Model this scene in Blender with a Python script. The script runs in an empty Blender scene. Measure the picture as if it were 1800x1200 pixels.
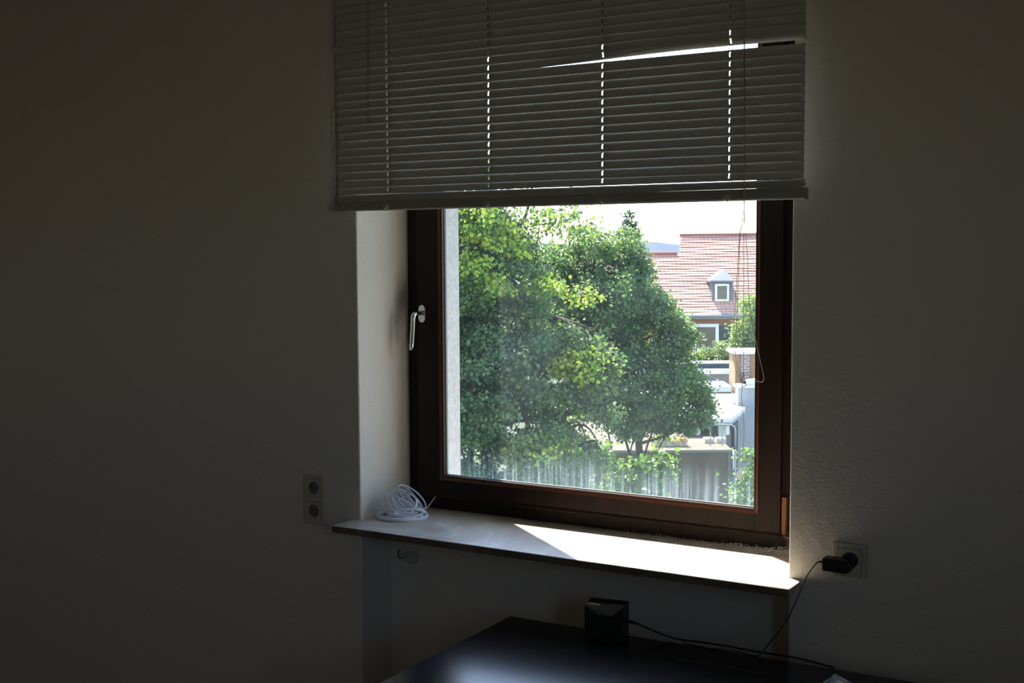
import bpy, math, random
import numpy as np
from mathutils import Vector, Matrix, noise
random.seed(7)
PI = math.pi
SC = bpy.context.scene
COL = SC.collection
SILL_Z = 0.90          # height of the stone sill top above the floor; everything below is written relative to it

# ------------------------------------------------------------------ camera
CAM = Vector((2.2939, -2.9093, 0.7997))
YAW, PITCH, ROLL, FPX = 0.5443, -0.0724, -0.0054, 2186.98
_fw = Vector((-math.sin(YAW)*math.cos(PITCH), math.cos(YAW)*math.cos(PITCH), math.sin(PITCH)))
_rt = Vector((math.cos(YAW), math.sin(YAW), 0)); _up = _rt.cross(_fw)
_r2 = _rt*math.cos(ROLL)+_up*math.sin(ROLL); _u2 = -_rt*math.sin(ROLL)+_up*math.cos(ROLL)
cd = bpy.data.cameras.new('camera'); cam = bpy.data.objects.new('camera', cd); COL.objects.link(cam)
cd.sensor_width = 36; cd.lens = FPX/1800*36; cd.clip_start = .05; cd.clip_end = 6000
cam.matrix_world = Matrix((( _r2.x, _u2.x, -_fw.x, CAM.x), (_r2.y, _u2.y, -_fw.y, CAM.y), (_r2.z, _u2.z, -_fw.z, CAM.z+SILL_Z), (0, 0, 0, 1)))
SC.camera = cam

# ------------------------------------------------------------------ world, sun, exposure
SC.view_settings.view_transform = 'Standard'; SC.view_settings.look = 'None'
SC.view_settings.gamma = 1; SC.view_settings.use_curve_mapping = False
SC.view_settings.exposure = 1.05
SUN_EL = math.radians(51); SUN_DIR = Vector((-.792, .610, 0))*math.cos(SUN_EL)+Vector((0, 0, math.sin(SUN_EL)))
w = bpy.data.worlds.new('sky'); SC.world = w; w.use_nodes = True
nt = w.node_tree; bgn = nt.nodes['Background']
sk = nt.nodes.new('ShaderNodeTexSky'); sk.sky_type = 'NISHITA'; sk.sun_disc = False
sk.sun_elevation = SUN_EL; sk.sun_rotation = math.atan2(SUN_DIR.x, SUN_DIR.y)
sk.air_density = 1.0; sk.dust_density = 0.6; sk.ozone_density = 1.0
nt.links.new(sk.outputs[0], bgn.inputs[0]); bgn.inputs[1].default_value = 0.36
sl = bpy.data.lights.new('sun', 'SUN'); sl.energy = 10; sl.angle = math.radians(.53); sl.color = (1, .95, .87)
so = bpy.data.objects.new('sun', sl); COL.objects.link(so); so.rotation_euler = SUN_DIR.to_track_quat('Z', 'Y').to_euler()
so.location = (-6, 8, 12)
pl = bpy.data.lights.new('window_portal', 'AREA'); pl.shape = 'RECTANGLE'; pl.size = 1.24; pl.size_y = 1.6
pl.cycles.is_portal = True
pl2 = bpy.data.lights.new('fill_window_portal', 'AREA'); pl2.shape = 'RECTANGLE'; pl2.size = 1.0; pl2.size_y = 1.0; pl2.cycles.is_portal = True
po2 = bpy.data.objects.new('fill_window_portal', pl2); COL.objects.link(po2); po2.location = (3.36, -2.95, .95); po2.rotation_euler = (PI/2, 0, PI/2)
po = bpy.data.objects.new('window_portal', pl); COL.objects.link(po); po.location = (.66, .50, .76); po.rotation_euler = (-PI/2, 0, 0)
SC.cycles.use_denoising = True
SC.cycles.max_bounces = 14; SC.cycles.diffuse_bounces = 9; SC.cycles.transparent_max_bounces = 24
SC.cycles.sample_clamp_indirect = 6

# ------------------------------------------------------------------ helpers
def E(u, v, Y):
    """pixel of the photograph + horizontal distance in front of the camera -> (right, ahead, up) metres from the eye"""
    d = _fw+_r2*((u-900)/FPX)-_u2*((v-600)/FPX)
    x = d.x*math.cos(YAW)+d.y*math.sin(YAW); y = -d.x*math.sin(YAW)+d.y*math.cos(YAW)
    return Vector((x/y*Y, Y, d.z/y*Y))
def E2W(p):
    return Vector((CAM.x+p[0]*math.cos(YAW)-p[1]*math.sin(YAW), CAM.y+p[0]*math.sin(YAW)+p[1]*math.cos(YAW), CAM.z+p[2]))

class MB:
    def __init__(s): s.v = []; s.f = []
    def add(s, vs, fs):
        n = len(s.v); s.v += [tuple(v) for v in vs]; s.f += [tuple(i+n for i in f) for f in fs]; return s
    def box(s, a, b):
        x0, y0, z0 = a; x1, y1, z1 = b
        x0, x1 = min(x0, x1), max(x0, x1); y0, y1 = min(y0, y1), max(y0, y1); z0, z1 = min(z0, z1), max(z0, z1)
        return s.add([(x0,y0,z0),(x1,y0,z0),(x1,y1,z0),(x0,y1,z0),(x0,y0,z1),(x1,y0,z1),(x1,y1,z1),(x0,y1,z1)],
              [(0,3,2,1),(4,5,6,7),(0,1,5,4),(1,2,6,5),(2,3,7,6),(3,0,4,7)])
    def prism(s, pts, off):
        """closed outline pts (3d) swept by vector off"""
        n = len(pts); off = Vector(off); a = [Vector(p) for p in pts]; b = [p+off for p in a]
        nn = Vector((0,0,0))
        for i in range(n): nn += a[i].cross(a[(i+1) % n])
        fl = nn.dot(off) > 0
        fs = [tuple(range(n))[::-1], tuple(range(n, 2*n))]+[(i, (i+1) % n, n+(i+1) % n, n+i) for i in range(n)]
        if not fl: fs = [f[::-1] for f in fs]
        return s.add(a+b, fs)
    def tube(s, pts, r, n=8, closed=False, flat=None, up=None, taper=None):
        """swept tube; flat=(w,h) gives a flat ribbon section"""
        P = [Vector(p) for p in pts]; m = len(P)
        T = []
        for i in range(m):
            a = P[(i-1) % m] if (closed or i > 0) else P[i]; b = P[(i+1) % m] if (closed or i < m-1) else P[i]
            t = b-a; T.append(t.normalized() if t.length > 1e-9 else Vector((0,0,1)))
        N = (up if up else (Vector((0,0,1)) if abs(T[0].z) < .9 else Vector((1,0,0))))
        N = (N-T[0]*N.dot(T[0])).normalized(); vs = []
        for i in range(m):
            if i:
                q = T[i-1].rotation_difference(T[i]); N = q @ N
                N = (N-T[i]*N.dot(T[i])).normalized()
            B = T[i].cross(N); k = taper[i] if taper else 1
            for j in range(n):
                a = 2*PI*j/n
                if flat: c = N*(math.copysign(abs(math.cos(a))**.6, math.cos(a))*flat[0]/2)+B*(math.copysign(abs(math.sin(a))**.6, math.sin(a))*flat[1]/2)
                else: c = (N*math.cos(a)+B*math.sin(a))*r*k
                vs.append(P[i]+c)
        fs = []
        for i in range(m if closed else m-1):
            i2 = (i+1) % m
            for j in range(n): fs.append((i*n+j, i*n+(j+1) % n, i2*n+(j+1) % n, i2*n+j))
        if not closed: fs += [tuple(range(n))[::-1], tuple(range((m-1)*n, m*n))]
        return s.add(vs, fs)
    def lathe(s, c, prof, axis='Z', n=24):
        """prof: list of (radius, height along axis)"""
        vs = []; fs = []; c = Vector(c)
        for r, h in prof:
            for j in range(n):
                a = 2*PI*j/n; x, y = r*math.cos(a), r*math.sin(a)
                vs.append(c+(Vector((x, y, h)) if axis == 'Z' else Vector((x, h, y)) if axis == 'Y' else Vector((h, x, y))))
        m = len(prof)
        for i in range(m-1):
            for j in range(n): fs.append((i*n+j, i*n+(j+1) % n, (i+1)*n+(j+1) % n, (i+1)*n+j))
        fs += [tuple(range(n))[::-1], tuple(range((m-1)*n, m*n))]
        if axis == 'Y': fs = [f[::-1] for f in fs]
        return s.add(vs, fs)
    def build(s, name, mat, parent=None, loc=(0,0,0), smooth=False, bevel=0, rotz=None, ext=False):
        me = bpy.data.meshes.new(name)
        org = Vector(parent['org']) if parent is not None else Vector(loc)
        vv = [(Vector(v)-org)[:] for v in s.v]
        me.from_pydata(vv, [], s.f); me.update()
        ob = bpy.data.objects.new(name, me); COL.objects.link(ob)
        if parent is not None: ob.parent = parent; ob['org'] = parent['org']
        else:
            ob['org'] = tuple(org); ob.location = E2W(org) if ext else org
            if ext: ob.rotation_euler = (0, 0, YAW)
        if mat: me.materials.append(mat)
        if smooth:
            for p in me.polygons: p.use_smooth = True
        if bevel:
            b = ob.modifiers.new('bevel', 'BEVEL'); b.width = bevel; b.segments = 2; b.limit_method = 'ANGLE'; b.angle_limit = .6
        return ob
def tag(o, label=None, cat=None, group=None, kind=None):
    if label: o['label'] = label
    if cat: o['category'] = cat
    if group: o['group'] = group
    if kind: o['kind'] = kind
    return o
def empty(name, loc, ext=False):
    o = bpy.data.objects.new(name, None); COL.objects.link(o); o['org'] = tuple(loc)
    o.location = E2W(loc) if ext else loc; o.empty_display_size = .1
    if ext: o.rotation_euler = (0, 0, YAW)
    return o
def spline(pts, k=8, closed=False):
    P = [Vector(p) for p in pts]; n = len(P); out = []
    for i in range(n if closed else n-1):
        g = (lambda j: P[j % n]) if closed else (lambda j: P[max(0, min(n-1, j))])
        a, b, c, d = g(i-1), g(i), g(i+1), g(i+2)
        for j in range(k):
            t = j/k
            out.append(.5*((2*b)+(c-a)*t+(2*a-5*b+4*c-d)*t*t+(3*b-a-3*c+d)*t**3))
    if not closed: out.append(P[-1])
    return out

# ------------------------------------------------------------------ materials
def new(name):
    m = bpy.data.materials.new(name); m.use_nodes = True
    return m, m.node_tree, m.node_tree.nodes['Principled BSDF']
def mat(name, col, rough=.6, metal=0, var=.0, scale=20, bump=0, bscale=80, spec=.5, bdist=.002, coat=0):
    m, t, b = new(name); L = t.links
    b.inputs['Base Color'].default_value = (*col, 1); b.inputs['Roughness'].default_value = rough
    b.inputs['Metallic'].default_value = metal; b.inputs['Specular IOR Level'].default_value = spec
    if coat: b.inputs['Coat Weight'].default_value = coat
    tc = t.nodes.new('ShaderNodeTexCoord')
    if var:
        n = t.nodes.new('ShaderNodeTexNoise'); n.inputs['Scale'].default_value = scale; n.inputs['Detail'].default_value = 6
        r = t.nodes.new('ShaderNodeValToRGB'); r.color_ramp.elements[0].position = .3; r.color_ramp.elements[1].position = .7
        r.color_ramp.elements[0].color = (*[c*(1-var) for c in col], 1); r.color_ramp.elements[1].color = (*[min(1, c*(1+var)) for c in col], 1)
        L.new(tc.outputs['Object'], n.inputs['Vector']); L.new(n.outputs[0], r.inputs[0]); L.new(r.outputs[0], b.inputs['Base Color'])
    if bump:
        n = t.nodes.new('ShaderNodeTexNoise'); n.inputs['Scale'].default_value = bscale; n.inputs['Detail'].default_value = 5
        bp = t.nodes.new('ShaderNodeBump'); bp.inputs['Strength'].default_value = bump; bp.inputs['Distance'].default_value = bdist
        L.new(tc.outputs['Object'], n.inputs['Vector']); L.new(n.outputs[0], bp.inputs['Height']); L.new(bp.outputs[0], b.inputs['Normal'])
    return m
def math_node(t, op, a=None, b=None, **k):
    n = t.nodes.new('ShaderNodeMath'); n.operation = op
    for i, x in enumerate((a, b)):
        if x is None: continue
        if hasattr(x, 'node'): t.links.new(x, n.inputs[i])
        else: n.inputs[i].default_value = x
    return n.outputs[0]

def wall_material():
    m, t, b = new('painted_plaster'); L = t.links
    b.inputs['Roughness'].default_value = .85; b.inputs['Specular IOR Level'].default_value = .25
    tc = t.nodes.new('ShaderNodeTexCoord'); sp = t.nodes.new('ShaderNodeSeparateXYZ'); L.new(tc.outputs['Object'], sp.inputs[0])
    # grey rubbed smudge on the left reveal beside the handle, and a tall darker strip along its frame edge
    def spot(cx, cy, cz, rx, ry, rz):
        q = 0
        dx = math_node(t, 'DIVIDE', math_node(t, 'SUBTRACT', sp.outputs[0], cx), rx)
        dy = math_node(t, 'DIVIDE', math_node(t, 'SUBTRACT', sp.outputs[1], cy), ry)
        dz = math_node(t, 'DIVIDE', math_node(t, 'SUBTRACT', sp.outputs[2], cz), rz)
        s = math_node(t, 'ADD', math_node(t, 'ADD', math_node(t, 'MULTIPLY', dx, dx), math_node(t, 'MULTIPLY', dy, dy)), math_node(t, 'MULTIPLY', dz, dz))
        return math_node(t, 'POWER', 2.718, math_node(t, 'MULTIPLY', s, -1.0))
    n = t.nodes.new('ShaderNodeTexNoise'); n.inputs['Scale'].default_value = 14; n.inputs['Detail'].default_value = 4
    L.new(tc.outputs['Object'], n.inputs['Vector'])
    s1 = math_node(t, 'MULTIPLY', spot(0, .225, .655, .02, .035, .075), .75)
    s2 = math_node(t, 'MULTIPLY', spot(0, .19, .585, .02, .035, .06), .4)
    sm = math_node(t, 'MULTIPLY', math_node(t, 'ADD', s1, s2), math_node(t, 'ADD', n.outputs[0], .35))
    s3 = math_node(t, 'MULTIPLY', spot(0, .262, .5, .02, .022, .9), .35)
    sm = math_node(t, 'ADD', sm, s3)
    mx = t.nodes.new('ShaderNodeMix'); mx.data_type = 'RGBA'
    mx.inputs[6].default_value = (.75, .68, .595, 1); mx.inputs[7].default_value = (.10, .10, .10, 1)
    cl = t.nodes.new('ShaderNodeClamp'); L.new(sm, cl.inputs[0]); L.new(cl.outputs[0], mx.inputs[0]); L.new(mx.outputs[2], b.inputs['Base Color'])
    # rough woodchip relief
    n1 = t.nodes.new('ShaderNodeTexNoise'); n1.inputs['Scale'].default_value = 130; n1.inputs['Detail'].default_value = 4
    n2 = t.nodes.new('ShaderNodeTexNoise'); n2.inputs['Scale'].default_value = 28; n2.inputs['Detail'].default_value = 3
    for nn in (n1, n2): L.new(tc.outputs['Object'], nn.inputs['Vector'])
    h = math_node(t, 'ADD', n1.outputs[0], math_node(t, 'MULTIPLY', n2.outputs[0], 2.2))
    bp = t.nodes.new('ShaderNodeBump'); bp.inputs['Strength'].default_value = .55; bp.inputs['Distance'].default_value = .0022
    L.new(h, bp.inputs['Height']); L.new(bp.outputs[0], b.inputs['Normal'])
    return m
def wood_material(name, c1, c2, rough=.45, scale=6, stretch=(1, 1, 12)):
    m, t, b = new(name); L = t.links
    tc = t.nodes.new('ShaderNodeTexCoord'); mp = t.nodes.new('ShaderNodeMapping'); mp.inputs['Scale'].default_value = [scale*12/s for s in stretch]
    n = t.nodes.new('ShaderNodeTexNoise'); n.inputs['Scale'].default_value = 1.5; n.inputs['Detail'].default_value = 6
    r = t.nodes.new('ShaderNodeValToRGB'); r.color_ramp.elements[0].position = .35; r.color_ramp.elements[1].position = .7
    r.color_ramp.elements[0].color = (*c1, 1); r.color_ramp.elements[1].color = (*c2, 1)
    L.new(tc.outputs['Object'], mp.inputs[0]); L.new(mp.outputs[0], n.inputs['Vector']); L.new(n.outputs[0], r.inputs[0]); L.new(r.outputs[0], b.inputs['Base Color'])
    b.inputs['Roughness'].default_value = rough
    bp = t.nodes.new('ShaderNodeBump'); bp.inputs['Strength'].default_value = .15; bp.inputs['Distance'].default_value = .001
    L.new(n.outputs[0], bp.inputs['Height']); L.new(bp.outputs[0], b.inputs['Normal'])
    return m
def marble_material():
    m, t, b = new('beige_marble'); L = t.links
    tc = t.nodes.new('ShaderNodeTexCoord')
    n = t.nodes.new('ShaderNodeTexNoise'); n.inputs['Scale'].default_value = 7; n.inputs['Detail'].default_value = 8; n.inputs['Distortion'].default_value = 1.2
    r = t.nodes.new('ShaderNodeValToRGB'); e = r.color_ramp.elements
    e[0].position = .3; e[0].color = (.46, .40, .32, 1); e[1].position = .55; e[1].color = (.56, .50, .41, 1)
    q = e.new(.66); q.color = (.70, .66, .58, 1); q = e.new(.74); q.color = (.54, .48, .40, 1)
    L.new(tc.outputs['Object'], n.inputs['Vector']); L.new(n.outputs[0], r.inputs[0]); L.new(r.outputs[0], b.inputs['Base Color'])
    b.inputs['Roughness'].default_value = .38
    n2 = t.nodes.new('ShaderNodeTexNoise'); n2.inputs['Scale'].default_value = 10; n2.inputs['Detail'].default_value = 6
    L.new(tc.outputs['Object'], n2.inputs['Vector'])
    r2 = t.nodes.new('ShaderNodeMapRange'); r2.inputs[1].default_value = .35; r2.inputs[2].default_value = .7; r2.inputs[3].default_value = .28; r2.inputs[4].default_value = .55
    L.new(n2.outputs[0], r2.inputs[0]); L.new(r2.outputs[0], b.inputs['Roughness'])
    return m
def pane_material():
    """clear glass with a thin dusty film, and dried run-marks along the bottom edge"""
    m, t, b = new('dusty_window_glass'); L = t.links; N = t.nodes
    out = N['Material Output']; N.remove(b)
    tr = N.new('ShaderNodeBsdfTransparent'); tr.inputs[0].default_value = (.96, .975, .965, 1)
    gl = N.new('ShaderNodeBsdfGlossy'); gl.inputs['Roughness'].default_value = .02
    fr = N.new('ShaderNodeFresnel'); fr.inputs[0].default_value = 1.45
    m1 = N.new('ShaderNodeMixShader'); L.new(fr.outputs[0], m1.inputs[0]); L.new(tr.outputs[0], m1.inputs[1]); L.new(gl.outputs[0], m1.inputs[2])
    di = N.new('ShaderNodeBsdfTranslucent'); di.inputs[0].default_value = (.68, .86, .95, 1)
    df = N.new('ShaderNodeBsdfDiffuse'); df.inputs[0].default_value = (.80, .86, .88, 1)
    dd = N.new('ShaderNodeMixShader'); dd.inputs[0].default_value = .35; L.new(di.outputs[0], dd.inputs[1]); L.new(df.outputs[0], dd.inputs[2])
    tc = N.new('ShaderNodeTexCoord'); sp = N.new('ShaderNodeSeparateXYZ'); L.new(tc.outputs['Object'], sp.inputs[0])
    # run marks: noise stretched vertically, fading with height
    mp = N.new('ShaderNodeMapping'); mp.inputs['Scale'].default_value = (1, 1, .03)
    n = N.new('ShaderNodeTexNoise'); n.inputs['Scale'].default_value = 95; n.inputs['Detail'].default_value = 2; n.inputs['Roughness'].default_value = .7
    L.new(tc.outputs['Object'], mp.inputs[0]); L.new(mp.outputs[0], n.inputs['Vector'])
    st = N.new('ShaderNodeMapRange'); st.inputs[1].default_value = .46; st.inputs[2].default_value = .64; st.inputs[3].default_value = .25; st.inputs[4].default_value = 1.0
    L.new(n.outputs[0], st.inputs[0])
    ne = N.new('ShaderNodeTexNoise'); ne.inputs['Scale'].default_value = 6; ne.inputs['Detail'].default_value = 3; L.new(mp.outputs[0], ne.inputs['Vector'])
    zz = math_node(t, 'ADD', sp.outputs[2], math_node(t, 'MULTIPLY', math_node(t, 'SUBTRACT', ne.outputs[0], .5), .06))
    hb = N.new('ShaderNodeMapRange'); hb.interpolation_type = 'SMOOTHSTEP'
    hb.inputs[1].default_value = .0; hb.inputs[2].default_value = .115; hb.inputs[3].default_value = .22; hb.inputs[4].default_value = 0
    L.new(zz, hb.inputs[0])
    runs = math_node(t, 'MULTIPLY', st.outputs[0], hb.outputs[0])
    # light overall film
    n3 = N.new('ShaderNodeTexNoise'); n3.inputs['Scale'].default_value = 3.2; n3.inputs['Detail'].default_value = 5; L.new(tc.outputs['Object'], n3.inputs['Vector'])
    fm = N.new('ShaderNodeMapRange'); fm.inputs[1].default_value = .35; fm.inputs[2].default_value = .75; fm.inputs[3].default_value = .016; fm.inputs[4].default_value = .045
    L.new(n3.outputs[0], fm.inputs[0])
    # tiny specks
    vo = N.new('ShaderNodeTexVoronoi'); vo.inputs['Scale'].default_value = 55; L.new(tc.outputs['Object'], vo.inputs['Vector'])
    sk_ = N.new('ShaderNodeMapRange'); sk_.inputs[1].default_value = .03; sk_.inputs[2].default_value = .07; sk_.inputs[3].default_value = .12; sk_.inputs[4].default_value = 0
    L.new(vo.outputs[0], sk_.inputs[0])
    tot = math_node(t, 'ADD', math_node(t, 'ADD', runs, fm.outputs[0]), sk_.outputs[0])
    cl = N.new('ShaderNodeClamp'); cl.inputs[2].default_value = .6; L.new(tot, cl.inputs[0])
    m2 = N.new('ShaderNodeMixShader'); L.new(cl.outputs[0], m2.inputs[0]); L.new(m1.outputs[0], m2.inputs[1]); L.new(dd.outputs[0], m2.inputs[2])
    L.new(m2.outputs[0], out.inputs[0])
    return m
def leaf_material(name, rough=.30, trans=.45):
    m, t, b = new(name); L = t.links; N = t.nodes; out = N['Material Output']
    at = N.new('ShaderNodeAttribute'); at.attribute_name = 'leaf_tint'
    b.inputs['Roughness'].default_value = rough; L.new(at.outputs[0], b.inputs['Base Color'])
    tr = N.new('ShaderNodeBsdfTranslucent')
    mx = N.new('ShaderNodeMix'); mx.data_type = 'RGBA'; mx.blend_type = 'MULTIPLY'; mx.inputs[0].default_value = 1
    mx.inputs[7].default_value = (1.5, 1.55, .8, 1); L.new(at.outputs[0], mx.inputs[6]); L.new(mx.outputs[2], tr.inputs[0])
    ms = N.new('ShaderNodeMixShader'); ms.inputs[0].default_value = trans
    L.new(b.outputs[0], ms.inputs[1]); L.new(tr.outputs[0], ms.inputs[2]); L.new(ms.outputs[0], out.inputs[0])
    return m
def tile_material():
    m, t, b = new('red_roof_tiles'); L = t.links; N = t.nodes
    tc = N.new('ShaderNodeTexCoord'); sp = N.new('ShaderNodeSeparateXYZ'); L.new(tc.outputs['UV'], sp.inputs[0])
    cb = N.new('ShaderNodeCombineXYZ'); L.new(sp.outputs[0], cb.inputs[0]); L.new(sp.outputs[1], cb.inputs[1])
    br = N.new('ShaderNodeTexBrick'); br.inputs['Scale'].default_value = 1; br.inputs['Brick Width'].default_value = .17; br.inputs['Row Height'].default_value = .17
    br.inputs['Mortar Size'].default_value = .012; br.inputs['Color1'].default_value = (.60, .30, .225, 1); br.inputs['Color2'].default_value = (.66, .37, .29, 1)
    br.inputs['Mortar'].default_value = (.34, .18, .14, 1); br.inputs['Bias'].default_value = 0
    L.new(cb.outputs[0], br.inputs['Vector'])
    n = N.new('ShaderNodeTexNoise'); n.inputs['Scale'].default_value = .8; n.inputs['Detail'].default_value = 5; L.new(cb.outputs[0], n.inputs['Vector'])
    mx = N.new('ShaderNodeMix'); mx.data_type = 'RGBA'; mx.inputs[7].default_value = (.42, .28, .23, 1)
    r = N.new('ShaderNodeMapRange'); r.inputs[1].default_value = .45; r.inputs[2].default_value = .75; r.inputs[3].default_value = 0; r.inputs[4].default_value = .6
    L.new(n.outputs[0], r.inputs[0]); L.new(r.outputs[0], mx.inputs[0]); L.new(br.outputs[0], mx.inputs[6]); L.new(mx.outputs[2], b.inputs['Base Color'])
    b.inputs['Roughness'].default_value = .95; b.inputs['Specular IOR Level'].default_value = .1
    return m
def brick_material(name, c1, c2, mo, w=.25, h=.08):
    m, t, b = new(name); L = t.links; N = t.nodes
    tc = N.new('ShaderNodeTexCoord'); sp = N.new('ShaderNodeSeparateXYZ'); L.new(tc.outputs['Object'], sp.inputs[0])
    cb = N.new('ShaderNodeCombineXYZ'); L.new(math_node(t, 'ADD', sp.outputs[0], sp.outputs[1]), cb.inputs[0]); L.new(sp.outputs[2], cb.inputs[1])
    br = N.new('ShaderNodeTexBrick'); br.inputs['Scale'].default_value = 1; br.inputs['Brick Width'].default_value = w; br.inputs['Row Height'].default_value = h
    br.inputs['Mortar Size'].default_value = .012; br.inputs['Color1'].default_value = (*c1, 1); br.inputs['Color2'].default_value = (*c2, 1); br.inputs['Mortar'].default_value = (*mo, 1)
    L.new(cb.outputs[0], br.inputs['Vector']); L.new(br.outputs[0], b.inputs['Base Color']); b.inputs['Roughness'].default_value = .85
    return m

M = dict(
 wall=wall_material(), ceil=mat('ceiling_paint', (.75, .73, .68), .9), floor=wood_material('oak_floor', (.22, .13, .07), (.34, .21, .12), .5, 1, (12, 1, 1)),
 frame=wood_material('dark_brown_frame', (.016, .009, .006), (.026, .014, .009), .55, 3, (1, 1, 14)),
 bead=wood_material('reddish_bead', (.085, .030, .015), (.13, .048, .024), .42, 3, (14, 1, 14)),
 bare=wood_material('bare_wood', (.13, .045, .014), (.30, .12, .04), .7, 8, (1, 1, 10)),
 sill=marble_material(), pane=pane_material(), render=mat('rough_white_render', (.70, .64, .58), .95, var=.12, scale=60, bump=1, bscale=120, bdist=.006),
 rail=mat('grey_aluminium', (.10, .11, .11), .4, .4), seal=mat('grey_gasket', (.28, .33, .34), .6), black=mat('black_plastic', (.012, .012, .013), .38),
 chrome=mat('satin_chrome', (.75, .74, .70), .16, 1), slat=mat('grey_white_slat', (.53, .51, .47), .5, spec=.6, var=.03, scale=9), blindrail=mat('blind_rail', (.30, .29, .265), .4, spec=.5),
 cord=mat('ladder_cord', (.62, .58, .50), .8), tcord=mat('pull_cord', (.72, .65, .56), .8), tassel=mat('milky_tassel', (.75, .70, .60), .35), red=mat('red_bead', (.30, .02, .02), .4),
 clear=None, socket=mat('cream_socket', (.58, .52, .41), .35), socketd=mat('shaded_socket_well', (.21, .195, .16), .4), hole=mat('socket_hole', (.01, .01, .01), .6),
 white=mat('white_cable', (.88, .90, .97), .3), desk=mat('blue_black_desk', (.006, .007, .011), .2, var=.3, scale=40, spec=.38), gbox=mat('lit_bevel_grey', (.15, .145, .12), .85, spec=.15),
 dust=mat('grey_dust', (.62, .60, .56), .9), patch=mat('chipped_plaster', (.52, .48, .42), .95, var=.25, scale=40, bump=.6, bscale=60),
)
def clear():
    m, t, b = new('clear_acrylic'); N = t.nodes; L = t.links; out = N['Material Output']; N.remove(b)
    tr = N.new('ShaderNodeBsdfTransparent'); tr.inputs[0].default_value = (.9, .9, .88, 1); g = N.new('ShaderNodeBsdfGlossy'); g.inputs['Roughness'].default_value = .1
    x = N.new('ShaderNodeMixShader'); x.inputs[0].default_value = .14; L.new(tr.outputs[0], x.inputs[1]); L.new(g.outputs[0], x.inputs[2]); L.new(x.outputs[0], out.inputs[0]); return m
M['clear'] = clear()
def milky(name, col):
    m, t, b = new(name); N = t.nodes; L = t.links; b.inputs['Base Color'].default_value = (*col, 1); b.inputs['Roughness'].default_value = .35
    tr = N.new('ShaderNodeBsdfTranslucent'); tr.inputs[0].default_value = (*col, 1); x = N.new('ShaderNodeMixShader'); x.inputs[0].default_value = .75
    L.new(b.outputs[0], x.inputs[1]); L.new(tr.outputs[0], x.inputs[2]); L.new(x.outputs[0], N['Material Output'].inputs[0]); return m
def bell():
    m, t, b = new('milky_translucent_plastic'); N = t.nodes; L = t.links; b.inputs['Base Color'].default_value = (.9, .88, .84, 1)
    tr = N.new('ShaderNodeBsdfTranslucent'); tr.inputs[0].default_value = (.97, .95, .92, 1); tp = N.new('ShaderNodeBsdfTransparent')
    x = N.new('ShaderNodeMixShader'); x.inputs[0].default_value = .38; L.new(tr.outputs[0], x.inputs[1]); L.new(tp.outputs[0], x.inputs[2])
    y = N.new('ShaderNodeMixShader'); y.inputs[0].default_value = .75; L.new(b.outputs[0], y.inputs[1]); L.new(x.outputs[0], y.inputs[2]); L.new(y.outputs[0], N['Material Output'].inputs[0]); return m
M['bell'] = bell(); M['tassel'] = mat('dull_clip_plastic', (.42, .39, .33), .5); M['tcord'] = milky('pull_cord_fibre', (.75, .66, .55))
M['frame'].node_tree.nodes['Principled BSDF'].inputs['Specular IOR Level'].default_value = .2
M['edge'] = mat('shaded_sill_edge', (.16, .115, .08), .8, var=.3, scale=30)  # front edge darker than the sill: its shade put into the colour

# ------------------------------------------------------------------ room shell
W, D, ZL = 1.3202, .2537, 1.56          # opening width, reveal depth, lintel height
X0, X1, YB, ZF, ZC = -2.4, 3.1, -4.3, -.9, 1.86
def st(o): return tag(o, kind='structure')
r = .005
mb = MB()
arc = lambda cx, s: [(cx-s*r, 0), (cx-s*r*.62, r*.08), (cx-s*r*.29, r*.29), (cx-s*r*.08, r*.62), (cx, r)]
La = [(X0, 0)]+arc(0, 1)+[(0, .33), (X0, .33)]
Ra = [(X1, 0)]+arc(W, -1)+[(W, .33), (X1, .33)]
mb.prism([(x, y, ZF) for x, y in La], (0, 0, ZC-ZF)); mb.prism([(x, y, ZF) for x, y in Ra], (0, 0, ZC-ZF))
mb.box((0, 0, ZL), (W, .33, ZC)); mb.box((0, .15, ZF), (W, .33, -.021))
st(mb.build('wall_front', M['wall']))
mb = MB()
OX0, OX1, OZ0, OZ1, OY = .043, 1.277, -.01, 1.44, .4775
mb.box((X0, .33, -6), (OX0, OY, 4)); mb.box((OX1, .33, -6), (X1, OY, 4)); mb.box((OX0, .33, OZ1), (OX1, OY, 4)); mb.box((OX0, .33, -6), (OX1, OY, OZ0))
st(tag(mb.build('wall_outside', M['render']), 'rough white rendered outer face and reveal of the wall'))
st(MB().box((X0-.1, YB, ZF), (X0, 0, ZC)).build('wall_left', M['wall']))
# right wall with an unseen window added beside the camera to brighten the room
WY0, WY1, WZ0, WZ1 = -3.45, -2.45, .45, 1.45
mb = MB(); mb.box((X1, YB, ZF), (X1+.25, WY0, ZC)).box((X1, WY1, ZF), (X1+.25, 0, ZC)).box((X1, WY0, ZF), (X1+.25, WY1, WZ0)).box((X1, WY0, WZ1), (X1+.25, WY1, ZC))
st(mb.build('wall_right', M['wall']))
w2 = st(tag(empty('added_fill_window', (X1+.15, (WY0+WY1)/2, WZ0)), 'unseen brown window added in the right wall for fill light'))
mb = MB(); t_ = .07
mb.box((X1+.12, WY0, WZ0), (X1+.18, WY0+t_, WZ1)).box((X1+.12, WY1-t_, WZ0), (X1+.18, WY1, WZ1)).box((X1+.12, WY0+t_, WZ0), (X1+.18, WY1-t_, WZ0+t_)).box((X1+.12, WY0+t_, WZ1-t_), (X1+.18, WY1-t_, WZ1))
mb.build('frame', M['frame'], w2)
st(MB().box((X0-.1, YB-.1, ZF), (X1+.25, YB, ZC)).build('wall_back', M['wall']))
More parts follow.
